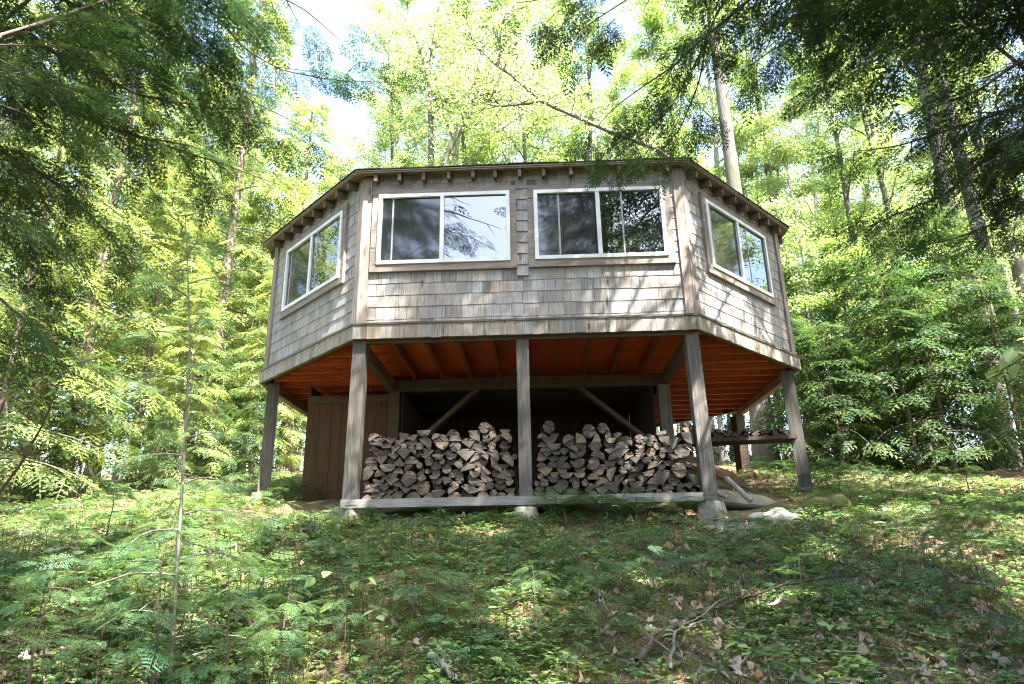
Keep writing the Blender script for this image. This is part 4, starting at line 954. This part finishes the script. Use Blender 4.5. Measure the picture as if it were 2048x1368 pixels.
# crumbs of leaf and bark, and small twigs between them
P = scatter_pts(26000); P[:, 2] += rng.uniform(.0, .012, len(P)); a = rng.uniform(0, 6.28, len(P))
fa = Acc(); scatter(fa, [LEAF_Q, (LEAF_Q[0]*[1, .35, 1], LEAF_Q[1])], P, np.stack([np.cos(a), np.sin(a), rng.normal(0, .25, len(P))], 1), rng.uniform(.012, .04, len(P)), .6, leaf_tint(len(P), .45, .12))
props(place('litter_crumbs', fa.mesh('litter_crumbs', MAT['dead'])), 'fine crumbs of dead leaf and bark between the plants', kind='stuff')
P = scatter_pts(420); ta = Acc()
for q in P:
    L = rng.uniform(.06, .35); aa = rng.uniform(0, 6.28); n_ = 4; xx = q[0]+np.cos(aa)*np.linspace(0, L, n_)+rng.normal(0, .006, n_); yy = q[1]+np.sin(aa)*np.linspace(0, L, n_)+rng.normal(0, .006, n_)
    ta.tube(np.stack([xx, yy, gz2(xx, yy)+.008+rng.uniform(0, .02, n_)], 1), np.linspace(rng.uniform(.002, .006), .0012, n_), 4, tint=None)
props(place('twig_litter', ta.mesh('twig_litter', MAT['twig_pale'], smooth=True)), 'small broken twigs strewn over the slope', kind='stuff')
# moss and fine grass tufts
def tuft(nb=16, h=1.0, spread=.5):
    V, F = [], []
    for _ in range(nb):
        a = rng.uniform(0, 6.28); r = rng.uniform(0, spread); b = np.array([r*math.cos(a), r*math.sin(a), -.1]); d = np.array([math.cos(a)*.5, math.sin(a)*.5, 1])*h*rng.uniform(.5, 1); s = np.array([-math.sin(a), math.cos(a), 0])*.055
        k = len(V); V += [b-s, b+s, b+d*.6+s*.7, b+d]; F.append((k, k+1, k+2, k+3))
    return np.array(V), np.array(F)
TUFT = [tuft() for _ in range(4)]
P = scatter_pts(26000); k = fbm(P, 1.3, 8)+rng.normal(0, .3, len(P)) > -.08; P = P[k]; up = np.tile([1., 0, 0], (len(P), 1)); a = rng.uniform(0, 6.28, len(P))
ma = Acc(); scatter(ma, TUFT, P, np.stack([np.cos(a), np.sin(a), a*0], 1), rng.uniform(.02, .05, len(P)), .2, leaf_tint(len(P), .2, .15))
props(place('moss_tufts', ma.mesh('moss_tufts', MAT['moss'])), 'yellow green moss and fine grass covering the slope', kind='stuff')
# small leafy herbs
def herb(nl, h, L):
    V, F = [], []; n0 = 0; lv, lf = leaf_tpl(1, .5, 4, .2, .2)
    for i in range(nl):
        a = i*2.4+rng.uniform(-.4, .4); z = h*rng.uniform(.55, 1); d = np.array([[math.cos(a), math.sin(a), rng.uniform(-.1, .35)]]); fm = frames(d, .3)[0]
        W = lv@fm.T*L*rng.uniform(.6, 1.1)+np.array([math.cos(a)*.2*L, math.sin(a)*.2*L, z]); V.append(W); F.append(lf+n0); n0 += len(W)
        V.append(np.array([(0, 0, 0), (.03*L, 0, 0), (math.cos(a)*.25*L, math.sin(a)*.25*L, z)])); F.append(np.array([(n0, n0+1, n0+2)])); n0 += 3
    return np.concatenate(V), np.concatenate(F)
HERB = [herb(rng.integers(4, 8), rng.uniform(.5, 1.1), rng.uniform(.6, .9)) for _ in range(6)]
P = scatter_pts(52000); k = fbm(P, 1.9, 5)+rng.normal(0, .4, len(P))-.05*P[:, 0] > -.12; P = P[k]; a = rng.uniform(0, 6.28, len(P))
ha = Acc(); scatter(ha, HERB, P, np.stack([np.cos(a), np.sin(a), a*0], 1), rng.uniform(.022, .066, len(P))*np.where(rng.random(len(P)) < .12, 1.7, 1), .15, leaf_tint(len(P), .28, .14))
props(place('ground_plants', ha.mesh('ground_plants', MAT['herb'])), 'small green leafy plants spread over the slope', kind='stuff')
# small trailing hemlock sprigs among the herbs
P = scatter_pts(4200); k = (fbm(P, 1.1, 21)+rng.normal(0, .3, len(P))-.12*np.abs(P[:, 0]-.6)*np.sign(P[:, 0]-.6)*(P[:, 0] > 1.4)+.06*(P[:, 0] < -1) > .02); P = P[k]; P[:, 2] += rng.uniform(.05, .36, len(P))*np.where(P[:, 1] > -1.2, .6, 1); a = rng.uniform(0, 6.28, len(P))
sa = Acc(); scatter(sa, SPR_NEAR, P, np.stack([np.cos(a), np.sin(a), rng.normal(.05, .2, len(P))], 1), rng.uniform(.22, .6, len(P)), .3, leaf_tint(len(P), .25, .12))
for q, aa in zip(P, a): sa.bar(q, q-[.05*math.cos(aa), .05*math.sin(aa), q[2]-gz2(q[0], q[1])+.02], .003, .003, up=(0.3, .9, 0.1), tint=(.8, .5, .6))
props(place('hemlock_seedlings', sa.mesh('hemlock_seedlings', MAT['hemlock_low'])), 'carpet of tiny hemlock seedlings across the slope', kind='stuff')
props(sa and bpy.data.objects['hemlock_seedlings'], None)

# ---- hemlock saplings in the foreground
def sapling(H, nb, R, spine=None, r=None):
    w, c = Acc(), Acc()
    if spine is None:
        t = np.linspace(0, 1, 8); spine = np.stack([np.cumsum(rng.normal(0, .012*H, 8)), np.cumsum(rng.normal(0, .012*H, 8)), t*H], 1); spine -= spine[0]*[1, 1, 0]; spine[0, 2] = -.06
    rr = np.linspace(r or .006+.006*H, .002, len(spine)); w.tube(spine, rr, 6); SP, SD, SS = [], [], []
    for i in range(nb):
        f = .14+.84*(i+.5)/nb; p = ipt(spine, spine[0, 2]+f*(spine[-1, 2]-spine[0, 2])); L = R*(1-.75*f)*rng.uniform(.6, 1.15)+.05
        a, b, s = bough(w, curve(p, i*2.4+rng.normal(0, .4), L, R_(rng.uniform(5, 30)), .3, 6, .05), .0045, .85, .40, .36, .085, .15, hang=.12)
        SP.append(a); SD.append(b); SS.append(s)
    scatter(c, SPR_NEAR, np.concatenate(SP), np.concatenate(SD), np.concatenate(SS), .3); return w, c
def sap_thing(w, c, loc, label, lf='hemlock_low', name='hemlock_sapling', group='hemlock saplings on the slope'):
    o = empty(name, loc, label, 'sapling', group); place('trunk', w.mesh('trunk', MAT['twig_pale'], smooth=True), o); place('crown', c.mesh('crown', MAT[lf]), o); return o
SP0 = np.array([at(*q) for q in ((334, 1450, 3.55), (345, 1280, 3.6), (355, 1120, 3.66), (364, 980, 3.7), (372, 840, 3.75), (381, 680, 3.8), (375, 540, 3.84), (370, 400, 3.9))])
b0 = np.array([SP0[0, 0], SP0[0, 1], float(gz2(SP0[0, 0], SP0[0, 1]))]); sp = SP0-b0; sp[0, 2] = min(sp[0, 2], -.05)
w_, c_ = sapling(2.8, 30, .62, sp, .013); sap_thing(w_, c_, b0, 'tall thin hemlock sapling with airy level boughs in the left foreground')
SAP = [sapling(1.0, 14, .42), sapling(.7, 11, .34), sapling(1.3, 16, .5), sapling(.45, 8, .24)]
SAPM = [(w.mesh('trunk', MAT['twig'], smooth=True), c.mesh('crown', MAT['hemlock_low'])) for w, c in SAP]
def ground_px(px, py, lo=2.4, hi=40):
    d = np.linspace(lo, hi, 4000); Q = np.array([at(px, py, 1)])-CAM; P = CAM+Q*d[:, None]; h = P[:, 2]-gz2(P[:, 0], P[:, 1]); k = np.argmax(h < 0) if (h < 0).any() else -1; return P[k]
spots = [(0, 60, 1420), (1, 190, 1390), (0, 300, 1420), (1, 450, 1390), (3, 560, 1330), (3, 30, 1240), (1, 140, 1190), (3, 250, 1230), (3, 480, 1210), (1, 210, 1090), (3, 90, 1080), (3, 330, 1130), (3, 540, 1120),
         (3, 690, 1300), (3, 830, 1250), (3, 940, 1290), (3, 1070, 1225), (1, 1200, 1300), (3, 1250, 1200), (3, 1130, 1150), (3, 780, 1130), (3, 60, 990), (3, 170, 985), (3, 270, 985), (3, 1680, 985), (1, 1655, 975), (3, 1790, 1000), (3, 1850, 1010), (3, 1940, 990), (3, 460, 1010), (3, 1730, 975), (3, 1880, 985)]
rows = {}
for v, px, py in spots:
    p = ground_px(px, py) if py < 1400 else ground_px(px, 1400); o = bpy.data.objects.new('hemlock_sapling', None); COL.objects.link(o); o.location = p; o.rotation_euler = (rng.normal(0, .05), rng.normal(0, .05), rng.uniform(0, 6.28)); o.scale = (rng.uniform(.6, .9),)*3; o.empty_display_size = .2
    place('trunk', SAPM[v][0], o); place('crown', SAPM[v][1], o)
    z = ('near the left foreground' if px < 640 else 'in the middle foreground' if px < 1400 else 'in the right clearing') if py > 1050 else ('left of the cabin posts' if px < 640 else 'right of the cabin posts')
    rows.setdefault((z, v), []).append((px, o))
for (z, v), l in rows.items():
    l.sort(key=lambda q: q[0])
    for k, (px, o) in enumerate(l):
        pos = '' if len(l) == 1 else 'leftmost ' if k == 0 else 'rightmost ' if k == len(l)-1 else ORD[k]+' from left '
        props(o, f'{pos}{["knee-high", "small", "waist-high", "tiny"][v]} feathery hemlock sapling {z}', 'sapling', 'hemlock saplings on the slope')

# ---- ferns by the woodpile
def frond(L, n=15):
    V, F = [], []
    def q(p, d, l, wd):
        d = d/np.linalg.norm(d); s = np.cross(d, [0, 0, 1]); s /= np.linalg.norm(s)+1e-6; k = len(V); V.extend([p, p+d*l*.35+s*wd, p+d*l, p+d*l*.35-s*wd]); F.append((k, k+1, k+2, k+3))
    t = np.linspace(0, 1, n+2); sp = np.stack([t*L*.7, t*0, L*(1.25*t-.72*t**2.2)], 1)
    for i in range(1, n+2):
        d = sp[i]-sp[i-1]; q(sp[i-1], d, np.linalg.norm(d)*1.1, .004)
        if i > n*.22:
            u = i/(n+1); l = L*.30*math.sin(math.pi*min(1, (1-u)*.85+.05))**.8
            for s in (-1, 1):
                dr = d/np.linalg.norm(d)*.45+np.array([0, s, -.15]); dr /= np.linalg.norm(dr); m = 6
                for k in range(m):
                    b = sp[i]+dr*l*k/m; lw = l*.20*(1-.75*k/m)
                    for s2 in (-1, 1): q(b, dr*.5+np.cross(dr, [0, 0, 1])*s2, lw+.006, lw*.32+.002)
    return np.array(V), np.array(F)
def fern_mesh(nf, L):
    c = Acc()
    for i in range(nf):
        V, F = frond(L*rng.uniform(.7, 1.1)); a = i*6.28/nf+rng.normal(0, .3); c.add(rotz(V, a), F, leaf_tint(1, .12)[0])
    return c.mesh('fern', MAT['fern'])
FERN = [fern_mesh(6, .42), fern_mesh(5, .34), fern_mesh(7, .5)]
l = []
for v, px, py, s in ((0, 610, 1000, .8), (1, 640, 1005, 1), (1, 735, 1030, .8), (2, 1110, 1030, .85), (0, 1160, 1035, 1.0), (2, 1215, 1030, .9), (0, 1270, 1035, .95), (1, 1330, 1035, 1), (0, 1375, 1030, .8), (0, 1470, 985, .9), (2, 1530, 955, 1), (0, 1585, 950, 1), (2, 1650, 985, 1.2), (0, 1700, 995, 1), (1, 880, 1032, .7), (1, 540, 1010, .9), (1, 990, 1036, .7), (0, 1760, 1005, .9)):
    o = place('fern', FERN[v], None, (ground_px(px, py) if not (700 < px < 1400) else (lambda b: (b[0], b[1], float(gz2(b[0], b[1]))))(base_at(px, -.28-.12*rng.random())))); o.rotation_euler = (0, 0, rng.uniform(0, 6.28)); o.scale = (s*(1.3 if 700 < px < 1400 else 1),)*3; l.append((px, o))
l.sort(key=lambda q: q[0])
for k, (px, o) in enumerate(l):
    wh = 'beside the plank store' if px < 660 else 'before the left log bay' if px < 1050 else 'before the right log bay' if px < 1400 else 'under the deck at right' if px < 1600 else 'by the forest edge at right'
    grp = [q for q in l if (q[0] < 660) == (px < 660) and (q[0] < 1050) == (px < 1050) and (q[0] < 1400) == (px < 1400) and (q[0] < 1600) == (px < 1600)]; j = [q[1] for q in grp].index(o)
    props(o, f'{ORD[j]} green fern from the left {wh}', 'fern', 'ferns around the cabin posts')
# ---- broadleaf sprigs close to the viewer
def sprig(spine, r, nl, L, loc, label, name, lf='leaf', spread=.12, twigs=6):
    w, c = Acc(), Acc(); S = np.array([at(*q) for q in spine]); p = np.asarray(loc, float); S = S-p; base = S[0].copy()
    w.tube(S, np.linspace(r, r*.2, len(S)), 6); P, D = [], []
    for i in range(twigs):
        u = .25+.75*(i+.7)/twigs; k = u*(len(S)-1); j = min(len(S)-2, int(k)); b = S[j]*(1-(k-j))+S[j+1]*(k-j); a = rng.uniform(0, 6.28); Q = curve(b, a, spread*3*rng.uniform(.6, 1.2), R_(rng.uniform(0, 35)), .15, 5); w.tube(Q, np.linspace(r*.35, .0015, 5), 4)
        for m in range(nl):
            q = Q[rng.integers(1, 5)]; P.append(q+rng.normal(0, .015, 3)); g = rng.uniform(0, 6.28); D.append((math.cos(g), math.sin(g), rng.normal(-.25, .25)))
    scatter(c, leaf_tpl(1, .58, 6, .22, .15), P, D, L*rng.uniform(.6, 1.1, len(P)), .4)
    o = empty(name, loc, label, 'sapling'); place('trunk', w.mesh('trunk', MAT['twig'], smooth=True), o); place('crown', c.mesh('crown', MAT[lf]), o)
def g3(px, py, d):
    P = at(px, py, d); return (P[0], P[1], float(gz2(P[0], P[1])))
sprig(((-20, 1010, 5.0), (40, 930, 5.0), (85, 850, 5.05), (110, 790, 5.1), (130, 730, 5.15)), .012, 10, .075, g3(-20, 1010, 5.0), 'leafy beech sapling with bright leaves at the left edge', 'beech_sapling', twigs=9, spread=.17)
sprig(((-90, 1080, 4.6), (-30, 900, 4.6), (10, 800, 4.7), (60, 745, 4.8), (180, 760, 5.0)), .010, 9, .075, g3(-90, 1080, 4.6), 'second beech sapling leaning in from beyond the left edge', 'beech_sapling', twigs=8, spread=.15)
sprig(((2260, 1100, 3.0), (2190, 850, 3.0), (2100, 770, 3.0), (2010, 745, 3.05), (1970, 760, 3.1)), .008, 5, .11, g3(2260, 1100, 3.0), 'maple sapling reaching in from the right edge with large green leaves', 'maple_sapling', 'leaf', .09, 5)
sprig(((700, 1330, 3.6), (694, 1240, 3.6), (690, 1170, 3.6), (685, 1140, 3.6)), .003, 2, .085, g3(700, 1330, 3.6), 'pale yellow-green beech seedling in the middle of the slope', 'beech_seedling', 'leaf_y', .05, 3)
sprig(((600, 1150, 4.3), (590, 1080, 4.3), (585, 1040, 4.3), (570, 1028, 4.3)), .003, 2, .085, g3(600, 1150, 4.3), 'pale yellow-green beech seedling below the plank store', 'beech_seedling', 'leaf_y', .05, 3)

# ---- fallen branches, poles, rocks, boat
def branch(pts, r0, r1, label, m='twig_pale', name='fallen_branch', side=4, lift=.02):
    a = Acc(); P = np.array([ground_px(x, y) for x, y in pts]); P[:, 2] += lift
    t = np.linspace(0, len(P)-1, 5*len(P)); P = np.stack([np.interp(t, np.arange(len(P)), P[:, i]) for i in range(3)], 1)+rng.normal(0, .006, (len(t), 3)); p0 = P[0].copy(); P = P-p0
    a.tube(P, np.linspace(r0, r1, len(P))*rng.uniform(.85, 1.15, len(P)), 7)
    for _ in range(side):
        k = rng.integers(2, len(P)-1); d = (P[k]-P[k-1]); d /= np.linalg.norm(d); q = rotz(d, R_(rng.choice([-1, 1])*rng.uniform(30, 60))); q[2] += rng.uniform(.1, .5); L = rng.uniform(.1, .35)
        Q = P[k]+q*np.linspace(0, L, 5)[:, None]+rng.normal(0, .008, (5, 3)); Q[0] = P[k]; a.tube(Q, np.linspace(r1*.9, .002, 5), 4)
    o = place(name, a.mesh(name, MAT[m], smooth=True), None, p0); return props(o, label, 'branch')
branch([(1275, 1345), (1330, 1285), (1400, 1245), (1480, 1215), (1560, 1190), (1680, 1165)], .019, .010, 'long lichen-grey fallen branch running up the right foreground', 'twig', side=9, lift=.055)
branch([(1715, 1120), (1770, 1107), (1800, 1100), (1860, 1090)], .02, .008, 'dark forked fallen branch on the right of the slope', 'twig')
branch([(410, 1110), (430, 1175), (470, 1235), (500, 1290)], .013, .012, 'crooked grey dead branch standing in the left foreground undergrowth', 'twig', lift=.10)
branch([(360, 1325), (420, 1330), (470, 1320), (520, 1345)], .014, .008, 'mossy stick lying at the bottom of the left foreground', lift=.03)
branch([(860, 1330), (885, 1350), (912, 1385)], .018, .016, 'broken pale stick with an orange end at the bottom middle', 'twig_pale', side=0, lift=.05)
branch([(1860, 1130), (1930, 1165), (1990, 1180), (2040, 1215)], .008, .004, 'thin twig lying down the far right of the slope')
branch([(1980, 1230), (2030, 1270), (2070, 1290)], .007, .004, 'thin pale twig at the right edge of the slope')
branch([(1340, 1365), (1350, 1290), (1385, 1250)], .010, .005, 'lichen covered twig rising beside the long fallen branch', side=3, lift=.06)
def pole(pts, r, label, m):
    a = Acc(); P = np.array([at(*q) for q in pts]); p0 = P[0].copy(); a.tube(np.concatenate([P[:1], P, P[-1:]])-p0, [0.001]+[r]*len(P)+[0.001], 10); return props(place('wooden_pole', a.mesh('wooden_pole', MAT[m])), label, 'pole') if False else props(place('wooden_pole', a.mesh('wooden_pole', MAT[m]), None, p0), label, 'pole')
pole([(1452, 956, 7.35), (1476, 978, 7.2), (1502, 1002, 7.05)], .030, 'short pale barkless pole leaning beside the right front post', 'bark_pale')
pole([(1420, 982, 7.2), (1456, 995, 7.1)], .024, 'thin pale pole lying behind the right front post', 'bark_pale')
def rock(px, py, sx, sy, sz, label, m):
    a = Acc(); U, W = 22, 13; V = []
    ph = rng.uniform(0, 6.28, 12)
    for i in range(W+1):
        for j in range(U):
            th = math.pi*i/W; f = 2*math.pi*j/U; d = np.array([math.sin(th)*math.cos(f), math.sin(th)*math.sin(f), math.cos(th)]); r = 1+.16*math.sin(6*d[0]+ph[0])+.12*math.sin(4*d[1]+ph[1]+2*d[2])+.07*math.sin(9*d[0]+7*d[1]+ph[2])+rng.normal(0, .022); V.append(d*r*np.array([sx, sy, sz])*1.2)
    F = [(i*U+j, i*U+(j+1) % U, (i+1)*U+(j+1) % U, (i+1)*U+j) for i in range(W) for j in range(U)]; a.add(V, F); p = base_at(px, py); p[2] = float(gz2(p[0], p[1])); o = place('rock', a.mesh('rock', MAT[m], smooth=True), None, (p[0], p[1]+.05, p[2]+sz*.35)); o.rotation_euler = (0, 0, rng.uniform(-.4, .4)); return props(o, label, 'rock', 'rocks beside the right front post')
MAT['rock'] = simple('pale_rock', (.33, .315, .275), .95, .35, 11, .15, .7); MAT['rock_moss'] = simple('mossy_rock', (.13, .14, .055), 1, .6, 9, .1, .8); MAT['rock_grey'] = simple('flat_grey_rock', (.17, .16, .135), .95, .3, 12, .15, .6)
rock(1487, -.42, .19, .12, .055, 'flat grey stone slab below the leaning pole', 'rock_grey'); rock(1560, -.18, .20, .14, .075, 'pale sunlit rock just right of the flat slab', 'rock'); rock(1607, .0, .10, .06, .035, 'small flat stone between the two pale rocks', 'rock_grey')
rock(1662, .12, .20, .15, .10, 'moss covered rounded rock farthest right of the cabin', 'rock_moss'); rock(1436, -.5, .10, .08, .05, 'small dull stone at the foot of the right front post', 'rock_grey'); rock(1530, -1.2, .13, .1, .06, 'mossy stone half sunk in the slope below the slab', 'rock_moss')
# overturned boat hull under the right of the deck
def boat():
    hull, rim = Acc(), Acc(); n, mth = 22, 11; L = 1.1; V = []; tip = []
    for i in range(n+1):
        t = i/n; x = (t-.0)*L; wv = .30*(1-max(0, (t-.45)/.55)**2.4)**.5 if t < 1 else 0.0; hv = .21*(1-.25*t)*(1-max(0, (t-.7)/.3)**3)
        for j in range(mth+1):
            a = math.pi*j/mth; V.append((x, -wv*math.cos(a)*1.0, max(.0, hv*math.sin(a)**.7)))
    F = [(i*(mth+1)+j, (i+1)*(mth+1)+j, (i+1)*(mth+1)+j+1, i*(mth+1)+j+1) for i in range(n) for j in range(mth)]
    hull.add(V, F)
    edge = np.array([V[i*(mth+1)] for i in range(n+1)]+[V[i*(mth+1)+mth] for i in range(n, -1, -1)]); rim.tube(edge+[0, 0, .0], .042, 6)
    p = ground_px(1405, 1000); p = np.array([1.74, .66, float(gz2(2.3, .7))+.03])
    o = empty('overturned_boat', p, 'low olive boat hull lying overturned behind the right front post', 'boat'); a = place('hull', hull.mesh('hull', simple('olive_hull', (.19, .175, .12), .75, .2, 6, .3), smooth=True), o); b = place('gunwale', rim.mesh('gunwale', simple('black_rim', (.02, .02, .018), .6, .2, 6), smooth=True), o)
    o.rotation_euler = (R_(3), R_(4), R_(18)); return o
boat()
bd = Acc(); A = np.array([1.62, 1.10, -1.10]); B = np.array([2.5, 1.35, -1.44]); bd.bar(A*0, B-A, .36, .022, up=(0, -.55, .83)); props(place('leaning_board', bd.mesh('leaning_board', MAT['plank']), None, A), 'brown board sloping down behind the overturned boat hull', 'board')
